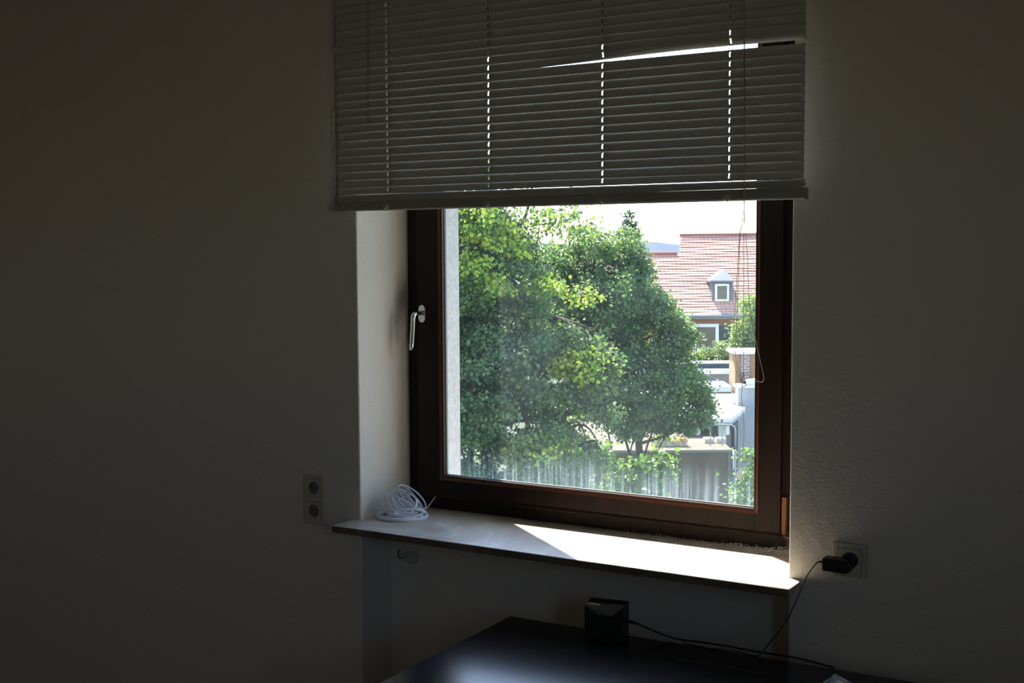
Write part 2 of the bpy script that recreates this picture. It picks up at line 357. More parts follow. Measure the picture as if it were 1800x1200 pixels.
st(MB().box((X0-.1, YB-.1, ZF-.1), (X1+.1, .33, ZF)).build('floor', M['floor']))
st(MB().box((X0-.1, YB-.1, ZC), (X1+.1, .33, ZC+.1)).build('ceiling', M['ceil']))

st(tag(MB().box((X0, OY, 2.0), (X1, OY+.416, 2.14)).build('sun_stop_slab', M['render']), 'unseen slab added on the outer wall above the window to stop the sun'))  # added unseen slab, sized to keep the sun off the desk
# window: outer frame, sash, bead, pane, handle
win = st(tag(empty('window_1', (.66, .28, .0)), 'dark brown wooden casement window over the stone sill'))
SX0, SX1, SZ0, SZ1 = .046, 1.2165, .040, 1.465      # sash outer edge
GX0, GX1, GZ0, GZ1 = .143, 1.143, .110, 1.388       # glass opening
FY, SY = .2537, .234
mb = MB()
def ring(mb, x0, x1, z0, z1, a0, a1, c0, c1, y0, y1):
    mb.box((x0, y0, z0), (a0, y1, z1)); mb.box((a1, y0, z0), (x1, y1, z1))
    mb.box((a0, y0, z0), (a1, y1, c0)); mb.box((a0, y0, c1), (a1, y1, z1)); return mb
ring(mb, .0, W, 0, ZL, SX0+.004, SX1-.004, SZ0+.004, SZ1-.004, FY, .335)
mb.build('outer_frame', M['frame'], win)
mb = MB(); ring(mb, SX0, SX1, SZ0, SZ1, GX0-.002, GX1+.002, GZ0-.002, GZ1+.002, SY, .257)
ring(mb, SX0, SX1, SZ0, SZ1, GX0-.048, GX1+.048, GZ0-.048, GZ1+.048, .257, .31)
mb.prism([(SX0, SY, SZ0), (SX0, SY-.006, SZ0+.002), (SX0, SY-.006, SZ0+.006), (SX0, SY, SZ0+.012)], (SX1-SX0, 0, 0))
mb.build('sash', M['frame'], win, bevel=.003)
mb = MB(); b = .0135; yf = SY-.003; yg = .246; ys = SY+.004
# mitred glazing bead with a sloping inner edge
def bead(mb, o, i, y_out, y_in):
    (ox0, oz0, ox1, oz1), (ix0, iz0, ix1, iz1) = o, i
    O = [(ox0, oz0), (ox1, oz0), (ox1, oz1), (ox0, oz1)]; I = [(ix0, iz0), (ix1, iz0), (ix1, iz1), (ix0, iz1)]
    for k in range(4):
        a, b2, c, d = O[k], O[(k+1) % 4], I[(k+1) % 4], I[k]
        vs = [(a[0], y_out, a[1]), (b2[0], y_out, b2[1]), (c[0], y_in, c[1]), (d[0], y_in, d[1]), (a[0], yg, a[1]), (b2[0], yg, b2[1]), (c[0], yg, c[1]), (d[0], yg, d[1])]
        mb.add(vs, [(0, 1, 2, 3), (7, 6, 5, 4), (3, 2, 6, 7), (1, 0, 4, 5)])
bead(mb, (GX0-b, GZ0-b, GX1+b, GZ1+b), (GX0, GZ0, GX1, GZ1), yf, ys-.002)
mb.build('glazing_bead', M['bead'], win)
mb = MB(); ring(mb, GX0-.001, GX1+.001, GZ0-.001, GZ1+.001, GX0+.0035, GX1-.0035, GZ0+.003, GZ1-.0035, yg, yg+.005)
mb.build('gasket', M['seal'], win)
pn = MB().add([(GX0-.001, yg+.0065, GZ0-.001), (GX1+.001, yg+.0065, GZ0-.001), (GX1+.001, yg+.0065, GZ1), (GX0-.001, yg+.0065, GZ1)], [(0, 1, 2, 3)])
pane = pn.build('pane', M['pane'], win)
for v in pane.data.vertices: v.co.z -= GZ0; v.co.x -= GX0-.66
pane.location = (GX0-.66, 0, GZ0)
tag(pane, 'dusty glass pane with dried run marks along its bottom')
for sx in (OX0, OX1-.022):
    MB().box((sx, .376, OZ0+.03), (sx+(.007 if sx < .5 else .022), .397, OZ1)).build('shutter_rail', M['rail'], win, bevel=.002)
hw = MB().tube([(.0715, SY+.0, .611), (.0715, SY-.012, .611), (.0715, SY-.030, .611), (.0712, SY-.043, .611), (.0705, SY-.050, .606), (.0700, SY-.052, .596), (.0680, SY-.052, .560), (.0650, SY-.052, .525), (.0625, SY-.052, .499)],
    .008, 12, taper=[1, 1, .95, 1.0, 1.05, 1.0, .98, .98, .98])
handle = hw.build('handle', M['chrome'], win, smooth=True); tag(handle, 'shiny chrome turning handle')
ov = [(.0715+.0135*math.cos(a), SY, .609+(.0275-.0135)*(1 if math.sin(a) > 0 else -1)+.0135*math.sin(a)) for a in [2*PI*k/24+.01 for k in range(24)]]
MB().prism(ov, (0, -.009, 0)).build('rose', M['chrome'], handle, bevel=.002)
MB().prism([(1.2185, FY-.001, .045), (1.2185, FY-.013, .047), (1.2300, FY-.013, .047), (1.2300, FY-.001, .045)], (.0005, 0, .1)).build('hinge_block', M['bare'], win)
tag(win.children[-1], 'bare orange wood where the frame paint is missing')
p, e = .1025, .0273; e2 = .0352
ol = [(-e, -p), (W+e2, -p), (W+e2, -.001), (W, -.001), (W, FY), (0, FY), (0, -.001), (-e, -.001)]
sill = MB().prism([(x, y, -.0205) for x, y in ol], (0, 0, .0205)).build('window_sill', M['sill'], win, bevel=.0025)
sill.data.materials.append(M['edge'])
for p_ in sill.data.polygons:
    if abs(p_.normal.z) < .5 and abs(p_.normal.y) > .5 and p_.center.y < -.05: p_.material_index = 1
tag(sill, 'pale beige marble sill, sunlit on its right half')

# ------------------------------------------------------------------ venetian blind
BX0, BX1, BY = -.0300, 1.3640, -.05
HX = (.1579, .4958, .8378, 1.1792)
bl = tag(empty('venetian_blind', (.66, BY, .917)), 'closed grey venetian blind lowered halfway down the window, one slat bent open', 'blind')
def slat(k, zlow, tilt=77., flat=False, bent=False, lift=0, mat_=None, seed=0):
    rnd = random.Random(seed); nc = 8; wd = .025; cr = .0043
    xs = [BX0]
    for h in HX: xs += [h-.0019, h+.0019]
    xs += [BX1]
    full = []
    for i in range(len(xs)-1):
        n = 1 if xs[i+1]-xs[i] < .01 else 14
        full += [xs[i]+(xs[i+1]-xs[i])*j/n for j in range(n)]
    full.append(xs[-1]); vs = []; fs = []
    ph = rnd.random()*6
    for x in full:
        ti = tilt; dz = .0003*math.sin(x*3+ph); dy = 0
        if lift:
            t = max(0, min(1, (x-.6)/.6)); dz += lift*t*t*(3-2*t)
        if bent:
            t = max(0, min(1, (x-.55)/.55)); t = t*t*(3-2*t)
            ti = tilt+38*t; dz = .0130*t if x < 1.2 else .0130*t-.002*(x-1.2)/.16; dy = .006*t
        a = math.radians(ti); hw_ = wd/2
        for j in range(nc+1):
            s = -1+2*j/nc                          # -1 = room-side / lower edge
            c = cr*(1-s*s)                         # crown, towards the room and up
            y = BY+dy+math.cos(a)*hw_*s-math.sin(a)*c
            z = zlow+math.sin(a)*hw_*(s+1)+math.cos(a)*c+dz
            vs.append((x, y, z))
    m = nc+1
    for i in range(len(full)-1):
        ishole = any(abs((full[i]+full[i+1])/2-h) < .001 for h in HX)
        for j in range(nc):
            if ishole and 2 <= j <= 5 and not flat: continue
            fs.append((i*m+j, (i+1)*m+j, (i+1)*m+j+1, i*m+j+1))
    o = MB().add(vs, fs).build('slat', mat_ or M['slat'], bl, smooth=True)
    s_ = o.modifiers.new('thickness', 'SOLIDIFY'); s_.thickness = .0003; s_.offset = 0
    return o
SP, Z0 = .02244, .9622
for k in range(30):
    z = Z0+SP*k+(.0028 if k == 0 else 0)
    o = slat(k, z, (77+random.uniform(-1.2, 1.2)) if k else 70, bent=(k == 14), lift={15: .0065, 16: .003, 17: .001}.get(k, 0), seed=k)
    if k == 14: tag(o, 'bent slat standing open towards its right end')
for k, (z, ti) in enumerate(((.9452, 9), (.9484, 10), (.9515, 9), (.9548, 11), (.9578, 9.5))):
    slat(k, z, ti, flat=True, seed=50+k)
# bottom rail: trough with rounded belly
sec = [(-.0128, .9450), (-.0148, .9420), (-.0150, .9360), (-.0150, .9230), (-.0135, .9190), (-.0110, .9175), (.0110, .9175), (.0135, .9190), (.0150, .9230), (.0150, .9360), (.0148, .9420), (.0128, .9450)]
MB().prism([(BX0-.002, BY+a, b_) for a, b_ in sec], (BX1-BX0+.008, 0, 0)).build('bottom_rail', M['blindrail'], bl, bevel=.0008)
MB().box((BX0, BY-.015, 1.632), (BX1, BY+.015, 1.662)).build('headrail', M['blindrail'], bl, bevel=.002)
MB().box((BX0-.004, BY-.018, 1.630), (BX0, -.0005, 1.665)).build('bracket', M['blindrail'], bl)
MB().box((BX1, BY-.018, 1.630), (BX1+.004, -.0005, 1.665)).build('bracket', M['blindrail'], bl)
for h in HX:
    # two ladder strings with cross threads, and the lifting cord through the slots
    mb = MB()
    for dy in (-.0145, .0145):
        mb.tube([(h+.0025, BY+dy, .946), (h+.0025, BY+dy, 1.632)], .00045, 5)
    for k in range(30): mb.tube([(h+.0025, BY-.0145, Z0+SP*k-.0005), (h+.0025, BY+.0145, Z0+SP*k+.004)], .0003, 4)
    mb.build('ladder_cord', M['cord'], bl)
    pts = [(h+.0012*(1 if k % 2 else -1), BY+(.0022 if k % 2 else -.0022), .936+k*SP/2) for k in range(64)]
    MB().tube(pts, .0006, 5).build('lift_cord', M['cord'], bl)
    # clip on the rail holding the ladder ends, with a knotted tail
    mb = MB(); mb.prism([(h-.008, BY-.0152, .9205), (h-.009, BY-.0185, .923), (h-.009, BY-.0185, .931), (h-.008, BY-.0152, .934)], (.016, 0, 0))
    kn = [(h+.004, BY-.019, .933), (h-.004, BY-.0205, .930), (h-.006, BY-.021, .924), (h+.001, BY-.021, .921), (h+.005, BY-.020, .925), (h+.003, BY-.0195, .917), (h+.0035, BY-.019, .914)]
    mb.tube(spline(kn, 5), .0013, 6); mb.build('rail_clip', M['tassel'], bl, smooth=False)
MB().tube([(.1197, -.085, 1.632), (.1197, -.085, 1.5027), (.1138, -.085, 1.1609)], .0042, 6).build('tilt_wand', M['clear'], bl)
# pull cords, their tangle and the tassel
cy = -.085
c1 = [(1.2261, cy, 1.64), (1.2261, cy, 1.38), (1.229, cy, .9264), (1.2194, cy, .8364), (1.2163, cy, .7783), (1.2057, cy, .5807), (1.2090, cy, .5259), (1.2267, cy, .4815)]
c2 = [(1.2265, cy-.002, 1.64), (1.2265, cy-.002, 1.38), (1.230, cy-.002, .9264), (1.2215, cy-.002, .8364), (1.2195, cy-.002, .7783), (1.2129, cy-.002, .5809), (1.2125, cy-.002, .535), (1.2310, cy-.001, .492)]
c3 = [(1.2269, cy+.002, 1.64), (1.2269, cy+.002, 1.38), (1.230, cy+.002, .9264), (1.2295, cy+.001, .8364), (1.2300, cy, .7783), (1.2315, cy, .5807), (1.2322, cy, .4996)]
c4 = [(1.2273, cy, 1.64), (1.2273, cy, 1.38), (1.231, cy, .9264), (1.2350, cy, .8362), (1.2398, cy, .7783), (1.2450, cy, .6756), (1.2599, cy, .5933), (1.2800, cy-.001, .512), (1.2835, cy-.002, .497), (1.2792, cy-.003, .4869), (1.2580, cy-.003, .4912), (1.2440, cy-.002, .5030), (1.2336, cy, .5065), (1.2285, cy+.001, .498), (1.2290, cy, .484)]
c5 = [(1.2290, cy, .484), (1.2285, cy, .470), (1.2275, cy, .445), (1.2301, cy, .4171), (1.2347, cy, .3762), (1.2330, cy, .33), (1.2297, cy, .2861), (1.2285, cy, .276)]
mb = MB()
for c in (c1, c2, c3, c4, c5): mb.tube(spline(c, 6), .0008, 6)
for i in range(3):
    cx, cz = 1.2295+i*.002, .497-i*.008
    mb.tube([(cx+.005*math.cos(a), cy-.002+.002*math.sin(2*a+i), cz+.009*math.sin(a)) for a in [2*PI*k/14 for k in range(14)]], .0009, 6, closed=True)
pc = tag(mb.build('pull_cord', M['tcord'], bl, smooth=True), 'thin tangled pull cords hanging over the glass')
A, B = Vector((1.2288, cy, .279)), Vector((1.2195, cy, .2495)); d = (B-A)
ts = MB(); ts.tube([A+d*t for t in (0, .04, .5, .96, 1)], .0095, 14, taper=[.35, .45, .72, 1.0, .9])
tag(ts.build('tassel', M['bell'], pc, smooth=True), 'milky plastic bell at the cord end')
kb = MB(); kb.lathe((1.2345, cy, .483), [(.0005, -.003), (.0035, -.0015), (.0035, .0015), (.0005, .003)], 'Z', 10); kb.build('bead', M['red'], pc, smooth=True)

# ------------------------------------------------------------------ sockets and charger
def socket(name, x, zs, label):
    n = len(zs); zc = sum(zs)/n; h = .0405+.0355*(n-1)
    root = tag(empty(name, (x, 0, zc)), label, 'power socket')
    mb = MB(); t = .010
    ring(mb, x-.0405, x+.0405, zc-h, zc+h, x-.0275, x+.0275, zc-h+.013, zc+h-.013, -t, 0)
    for a, b_ in zip(zs[:-1], zs[1:]): mb.box((x-.0275, -t, (a+b_)/2-.0075), (x+.0275, 0, (a+b_)/2+.0075))
    mb.build('frame', M['socket'], root, bevel=.002)
    for z in zs:
        mb = MB(); N_ = 32; R_ = .0195
        q = []; c = []
        for k in range(N_):
            a = 2*PI*k/N_+PI/N_; m_ = max(abs(math.cos(a)), abs(math.sin(a)))
            q.append((x+.0272*math.cos(a)/m_, -.0115, z+.0272*math.sin(a)/m_)); c.append((x+R_*math.cos(a), -.0115, z+R_*math.sin(a)))
        back = [(vx, -.001, vz) for vx, _, vz in c]; qb = [(vx, -.001, vz) for vx, _, vz in q]
        vs = q+c+back+qb; fs = []
        for k in range(N_):
            k2 = (k+1) % N_
            fs += [(k, k2, N_+k2, N_+k), (N_+k, N_+k2, 2*N_+k2, 2*N_+k), (k, 3*N_+k, 3*N_+k2, k2)]
        fs.append(tuple(range(2*N_, 3*N_)))
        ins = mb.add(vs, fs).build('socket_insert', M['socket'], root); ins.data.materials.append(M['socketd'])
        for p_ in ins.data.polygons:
            if len(p_.vertices) > 4 or p_.index % 3 == 1: p_.material_index = 1  # well faces use darker cream, putting the recess's shade into the colour
        for dx in (-.0095, .0095):
            MB().lathe((x+dx, -.0012, z), [(.0024, 0), (.0024, -.0006)], 'Y', 12).build('pin_hole', M['hole'], ins)
        MB().box((x-.0025, -.009, z+.0165), (x+.0025, -.0015, z+.0195)).build('earth_clip', M['chrome'], ins)
        MB().box((x-.0025, -.009, z-.0195), (x+.0025, -.0015, z-.0165)).build('earth_clip', M['chrome'], ins)
    return root
socket('double_wall_socket', -.1713, (.0473-.0355, .0473+.0355), 'cream double power socket low on the wall left of the window')
socket('wall_socket', 1.4718, (.0645,), 'cream single power socket right of the sill holding a black charger')
ch = tag(empty('phone_charger', (1.4718, -.012, .064)), 'black plug-in phone charger in the single socket right of the sill', 'charger')
MB().lathe((1.4745, 0, .0655), [(.0175, -.004), (.0185, -.008), (.0185, -.024), (.0165, -.030), (.008, -.032)], 'Y', 28).build('plug', M['black'], ch, smooth=False, bevel=.001)
mb = MB(); bx = [(1.4195, .0475), (1.4215, .0435), (1.4760, .0415), (1.4860, .0475), (1.4865, .0620), (1.4800, .0730), (1.4400, .0745), (1.4225, .0745), (1.4200, .0715)]
mb.prism([(x, -.058, z) for x, z in bx], (0, .031, 0)); mb.build('body', M['black'], ch, bevel=.002)
for dx in (-.0095, .0095):
    MB().tube([(1.4718+dx, -.008, .0645), (1.4718+dx, -.0016, .0645)], .002, 8).build('pin', M['chrome'], ch)
MB().box((1.4232, -.0585, .0705), (1.4300, -.0578, .0722)).build('rating_mark', M['rail'], ch)
cable = [(1.4195, -.044, .0610), (1.4120, -.045, .0620), (1.4030, -.047, .0565), (1.3870, -.052, .0320), (1.3740, -.056, .0050), (1.3640, -.065, -.0300), (1.3560, -.072, -.0500), (1.3450, -.078, -.0800), (1.3200, -.085, -.1200),
         (1.2950, -.088, -.1550), (1.2780, -.090, -.1750), (1.2600, -.088, -.1782), (1.2300, -.082, -.1782), (1.19, -.083, -.1782), (1.15, -.092, -.1782), (1.12, -.089, -.1782), (1.08, -.086, -.1782)]
cb_ = tag(empty('charging_cable', (1.4195, -.044, .061)), 'thin black cable drooping from the charger down to the desk', 'cable')
MB().tube(spline(cable, 8), .0015, 7).build('cord', M['black'], cb_, smooth=True)
MB().tube([(1.4205, -.044, .0610), (1.4165, -.044, .0615), (1.4080, -.0455, .0598)], .0035, 10, taper=[1, 1, .55]).build('connector', M['black'], cb_, smooth=True)

# ------------------------------------------------------------------ coil of white flat cable on the sill
ax = _rt; aw = Vector((_fw.x, _fw.y, 0)).normalized(); zz = Vector((0, 0, 1))
coil = MB(); C0 = Vector((.086, .092, 0))
def loop(c, a, b_, roll, lean, ph=0, wob=.004, fw_=.0052, n=44, seed=0):
    e1 = ax*math.cos(roll)+zz*math.sin(roll)
    e2 = aw*math.cos(lean)+zz*math.sin(lean)
    nn = e1.cross(e2); pts = []; rn = random.Random(seed); p1, p2 = rn.random()*6, rn.random()*6
    for k in range(n):
        t = 2*PI*k/n
        q = c+e1*(a*math.cos(t))+e2*(b_*math.sin(t))+nn*(wob*math.sin(2*t+p1))+e1*(wob*.6*math.sin(3*t+p2))
        q.z = max(q.z, .0028+.0006*(seed % 4)); pts.append(q)
    coil.tube(pts, .002, 8, closed=True, flat=(fw_, .0024), up=nn)
R_ = math.radians
for k in range(4):
    loop(C0+Vector((random.uniform(-.004, .004), random.uniform(-.004, .004), .0034+.003*k)), .079-.005*k+.004*(k % 2), .068-.004*k, R_(-1.5+1.5*k), R_(1.5*k), wob=.002, fw_=.008, seed=k)
loop(C0+ax*.004+zz*.022, .070, .050, R_(-16), R_(8), wob=.006, fw_=.009, seed=11)
loop(C0+ax*(-.004)+zz*.034, .056, .040, R_(-22), R_(16), wob=.009, fw_=.009, seed=12)
loop(C0+ax*.006+zz*.030, .064, .045, R_(-26), R_(22), wob=.006, fw_=.009, seed=21)
loop(C0+ax*.016+zz*.044, .054, .036, R_(-30), R_(52), wob=.004, fw_=.009, seed=22)
loop(C0+ax*.012+zz*.038, .058, .036, R_(-34), R_(38), wob=.005, fw_=.008, seed=13)
loop(C0+ax*.020+zz*.050, .050, .034, R_(-42), R_(70), wob=.003, fw_=.009, seed=15)
loop(C0+ax*.030+zz*.062, .049, .025, R_(-33), R_(64), wob=.002, fw_=.0095, seed=16)
loop(C0+ax*.010+zz*.046, .047, .028, R_(-38), R_(86), wob=.005, fw_=.008, seed=18)
loop(C0+ax*.026+zz*.020, .052, .034, R_(-6), R_(-8), wob=.008, fw_=.008, seed=19)
coil.tube(spline([tuple(C0+ax*x+aw*y+zz*z) for x, y, z in ((-.045, -.03, .006), (-.02, -.045, .02), (.01, -.03, .008), (.035, -.02, .024), (.045, .0, .05), (.02, .02, .066), (-.01, .01, .05), (-.03, -.01, .03), (-.01, -.03, .016), (.04, -.03, .012))], 6), .002, 8, flat=(.008, .0024))
co = tag(empty('white_cable_coil', (C0.x, C0.y, 0)), 'loose coil of flat white cable at the left end of the sill', 'cable')
coil.build('cord', M['white'], co, smooth=True)
tail = [C0+ax*.070+aw*.02+zz*.020, C0+ax*.080+aw*.05+zz*.028, C0+ax*.088+aw*.078+zz*.036, C0+ax*.096+aw*.095+zz*.045]
MB().tube(spline([tuple(p_) for p_ in tail], 5), .0018, 8).build('cable_end', M['cord'], co, smooth=True)
tl = [(.0035, .21, .0018), (.003, .16, .0018), (.003, .10, .0018), (.0035, .05, .0018)]
MB().tube(spline(tl, 6), .0013, 6).build('loose_strand', M['white'], co, smooth=True)

# ------------------------------------------------------------------ desk, box and cables on it
DZ = -.18; da = R_(1.2); DO = Vector((.5825, -.0983, DZ))
dx_ = Vector((math.cos(da), math.sin(da), 0)); dy_ = Vector((math.sin(da), -math.cos(da), 0))
DWd, DDp = 1.70, .80
desk = tag(empty('desk', (DO.x+.85, DO.y-.4, ZF)), 'dark blue-black desk standing against the wall below the window', 'desk')
def dbox(mb, x0, y0, x1, y1, z0, z1):
    P_ = [DO+dx_*x+dy_*y for x, y in ((x0, y0), (x1, y0), (x1, y1), (x0, y1))]
    return mb.prism([(q.x, q.y, z0) for q in P_], (0, 0, z1-z0))
dbox(MB(), 0, 0, DWd, DDp, DZ-.028, DZ).build('desktop', M['desk'], desk, bevel=.002)
for x in (.03, DWd-.08):
    for y in (.03, DDp-.08): dbox(MB(), x, y, x+.05, y+.05, ZF, DZ-.028).build('leg', M['desk'], desk)
dbox(MB(), .08, .045, DWd-.08, .06, DZ-.12, DZ-.028).build('apron', M['desk'], desk)
# small black box with a slanted scooped front edge
bxr = tag(empty('black_box', (.90, -.13, DZ)), 'small black box with a notched top edge, lit bevel painted grey, on the desk by the wall', 'box')
o_ = Vector((.8435, -.165, DZ)); bu = Vector((.985, .17, 0)).normalized(); bv = Vector((-.17, .985, 0)).normalized(); bw = .100; bd = .058; bh = .0885
def bp_(a, b_, c): q = o_+bu*a+bv*b_+zz*c; return (q.x, q.y, q.z)
V_ = [bp_(0,0,0), bp_(bw,0,0), bp_(bw,bd,0), bp_(0,bd,0), bp_(0,0,bh-.004), bp_(bw,0,bh-.004), bp_(bw,bd,bh), bp_(0,bd,bh), bp_(.034,0,bh-.026), bp_(.072,0,bh-.026), bp_(.002,.022,bh-.001), bp_(bw-.002,.022,bh-.001)]
MB().add(V_, [(0,3,2,1), (1,2,6,5), (3,0,4,7), (2,3,7,6), (0,1,9,8), (0,8,4), (1,5,9), (4,10,7), (5,6,11), (10,11,6,7)]).build('body', M['black'], bxr)
MB().add([V_[8], V_[9], V_[5], V_[11], V_[10], V_[4]], [(0,1,2,3,4,5)]).build('notch_face', M['gbox'], bxr)  # grey facet carries the light caught by the bevel in its colour
kc = [bp_(bw, .03, .044), bp_(bw+.016, .030, .044), bp_(bw+.032, .032, .040), bp_(bw+.062, .042, .026), bp_(bw+.092, .052, .013), bp_(bw+.13, .058, .0040), bp_(bw+.18, .060, .0022), bp_(bw+.25, .052, .0022), bp_(bw+.30, .040, .0022), bp_(bw+.36, .030, .0022), bp_(bw+.44, .016, .0022), bp_(bw+.52, -.02, .0022)]
kr = tag(empty('box_cable', kc[0]), 'black cable running from the small black box along the desk edge', 'cable')
MB().tube(spline(kc[1:], 7), .0025, 8).build('cord', M['black'], kr, smooth=True)
MB().tube(kc[:3], .0046, 10, taper=[1, 1, .6]).build('strain_relief', M['black'], kr, smooth=True)
wc = MB(); cw = Vector((1.505, -.232, DZ))
for k in range(5):
    wc.tube([cw+Vector((.034*math.cos(t)*(1-.06*k), .05*math.sin(t)*(1-.05*k), .003+.0026*k+.008*max(0, math.sin(t))*(k/5))) for t in [2*PI*j/30 for j in range(30)]], .0018, 7, closed=True, flat=(.0036, .0018))
dc = tag(empty('desk_cable', tuple(cw)), 'bundle of white cable on the desk at the bottom edge', 'cable'); wc.build('cord', M['white'], dc, smooth=True)
# plaster damage inside the niche, under the left end of the sill
mb = MB(); ring_p = []
for k in range(18):
    a = 2*PI*k/18; rr = .026*(1+.35*noise.noise(Vector((math.cos(a)*2, math.sin(a)*2, 1))))
    ring_p.append((.075+rr*1.3*math.cos(a), .1495, -.137+rr*.75*math.sin(a)))
mb.prism(ring_p, (0, -.004, 0)); st(tag(mb.build('trim_1', M['patch'], loc=(.075, .15, -.137)), 'flaked plaster patch on the niche wall under the sill'))
hk = MB().tube(spline([(.035, .149, -.118), (.034, .140, -.122), (.036, .138, -.132), (.041, .140, -.142), (.044, .149, -.143)], 5), .0016, 6)
tag(hk.build('wire_end', M['black'], loc=(.038, .149, -.13)), 'short black wire end sticking out of the flaked plaster under the sill', 'wire')

# dust, fluff and cobweb in the right corner of the sill
rnd = random.Random(5); mb = MB()
for k in range(900):
    t = rnd.random()**.7
    x = 1.318-(1-t)*.33*rnd.random()**.6 if rnd.random() < .85 else rnd.uniform(.7, 1.3); y = .250-abs(rnd.gauss(0, .010+.016*t)); z = .0008+abs(rnd.gauss(0, .003+.008*t*t*(x > 1.2)))
    x = min(x, 1.316); a = rnd.random()*2*PI; l = rnd.uniform(.003, .012); dzv = rnd.uniform(-.3, .5)
    p0 = Vector((x, y, z)); p1 = p0+Vector((math.cos(a), math.sin(a)*.6, dzv))*l*.5; p2 = p1+Vector((math.cos(a+.9), math.sin(a+.9)*.6, dzv*.3))*l*.5
    for q in (p0, p1, p2): q.z = max(q.z, .0007); q.y = min(q.y, .252); q.x = min(q.x, 1.318)
    mb.tube([p0, p1, p2], rnd.uniform(.0003, .0008), 4)
for k in range(60):
    x = 1.318-rnd.random()*.10; z = rnd.random()*.05
    mb.tube([(1.319, .15+rnd.random()*.09, z), ((x+1.319)/2, .235, z*.7+.004), (x, .252, z*.9+.002)], .0002, 4)
for x, y, a, l in ((.86, .205, .9, .012), (.97, .222, .3, .02), (1.02, .205, .8, .016), (.62, .222, .5, .010), (1.13, .20, 1.1, .012), (.93, .19, .2, .008)):
    mb.tube([(x, y, .001), (x+l*math.cos(a), y+l*math.sin(a)*.5, .0035)], .0007, 4)
tag(mb.build('dust_and_cobweb', M['dust'], loc=(1.3, .24, 0)), 'grey dust fluff and cobweb in the right corner of the sill', 'dust', kind='stuff')

# ================================================================== OUTSIDE (right, ahead, up from the eye)
GZ = -9.5
g = mat('dry_lawn', (.035, .05, .018), .95, var=.35, scale=.6)
st(tag(MB().box((-300, 6, GZ-1), (300, 420, GZ)).build('ground', g, ext=True, loc=(0, 60, GZ)), 'green ground below the buildings'))
M.update(tile=tile_material(), ridge=mat('ridge_tile', (.30, .12, .09), .7), redwall=mat('reddish_brown_facade', (.30, .13, .075), .85, var=.15, scale=1.5), slate=mat('grey_slate_cladding', (.13, .14, .16), .6, var=.2, scale=3),
 lead=mat('pale_zinc_roof', (.15, .16, .165), .45), wframe=mat('white_window_frame', (.80, .80, .80), .5), glassd=mat('dark_window_glass', (.02, .03, .03), .08, spec=.8), navy=mat('dark_shutter_panel', (.03, .035, .05), .5, var=.3, scale=3),
 wwhite=mat('white_facade', (.31, .315, .34), .85, var=.04, scale=1), bluegrey=mat('blue_grey_fascia', (.045, .07, .085), .8, spec=.1), flatroof=mat('pale_flat_roof', (.66, .66, .67), .8, var=.04, scale=2),
 tan=mat('tan_chimney_render', (.26, .155, .075), .85, var=.1, scale=3), brick=brick_material('dark_brick', (.14, .11, .11), (.20, .15, .14), (.42, .40, .38)), gwall=mat('weathered_plaster', (.125, .097, .068), .95, var=.22, scale=1.3, bump=.5, bscale=4, bdist=.02),
 coping=mat('dark_coping', (.20, .19, .18), .8), pink=mat('pink_render', (.55, .32, .26), .9), grass=leaf_material('foliage'), bark=mat('bark', (.055, .045, .032), .95, var=.4, scale=8, bump=1, bscale=12, bdist=.03), terr=mat('brown_recess', (.22, .16, .12), .9),
 planter=mat('beige_planter', (.50, .44, .36), .8), flower=mat('pink_blossom', (.75, .20, .22), .8), gutter=mat('zinc_gutter', (.30, .31, .32), .4, .5))

def ebox(mb, u0, v0, u1, v1, Y0, Y1):
    a = E(u0, v0, Y0); b = E(u1, v1, Y0); return mb.box((a.x, Y0, a.z), (b.x, Y1, b.z))

# hills, with the blue of distance haze put into their colour
mb = MB(); prof = [(-2000, 432), (300, 436), (700, 430), (1000, 428), (1120, 424), (1150, 426), (1175, 428), (1200, 430), (1240, 422), (1290, 413), (1315, 409), (1340, 406), (1500, 400), (1900, 404), (4000, 420)]
vs = []; fs = []
P2 = []
for (u0, v0), (u1, v1) in zip(prof[:-1], prof[1:]):
    n = max(1, int(abs(u1-u0)/12))
    n = min(n, 40)
    for j in range(n): t = j/n; P2.append((u0+(u1-u0)*t, v0+(v1-v0)*t))
P2.append(prof[-1])
for u, v in P2:
    q = E(u, v, 1500); x = q.x; h = q.z+1.3*noise.noise(Vector((x*.02, 0, 0)))
    vs += [(x, 1500, h), (x*.94, 1380, h*.5-20), (x*.8, 1200, -45), (x*1.2, 1800, -45)]
for i in range(len(P2)-1):
    a = i*4; b_ = a+4; fs += [(a, a+1, b_+1, b_), (a+1, a+2, b_+2, b_+1), (a, b_, b_+3, a+3)]
st(tag(MB().add(vs, fs).build('hills', mat('haze_blue_hillside', (.022, .042, .075), .95, var=.15, scale=.03), ext=True, loc=(0, 1500, -45), smooth=True), 'distant wooded hills on the horizon with blue haze in their colour'))

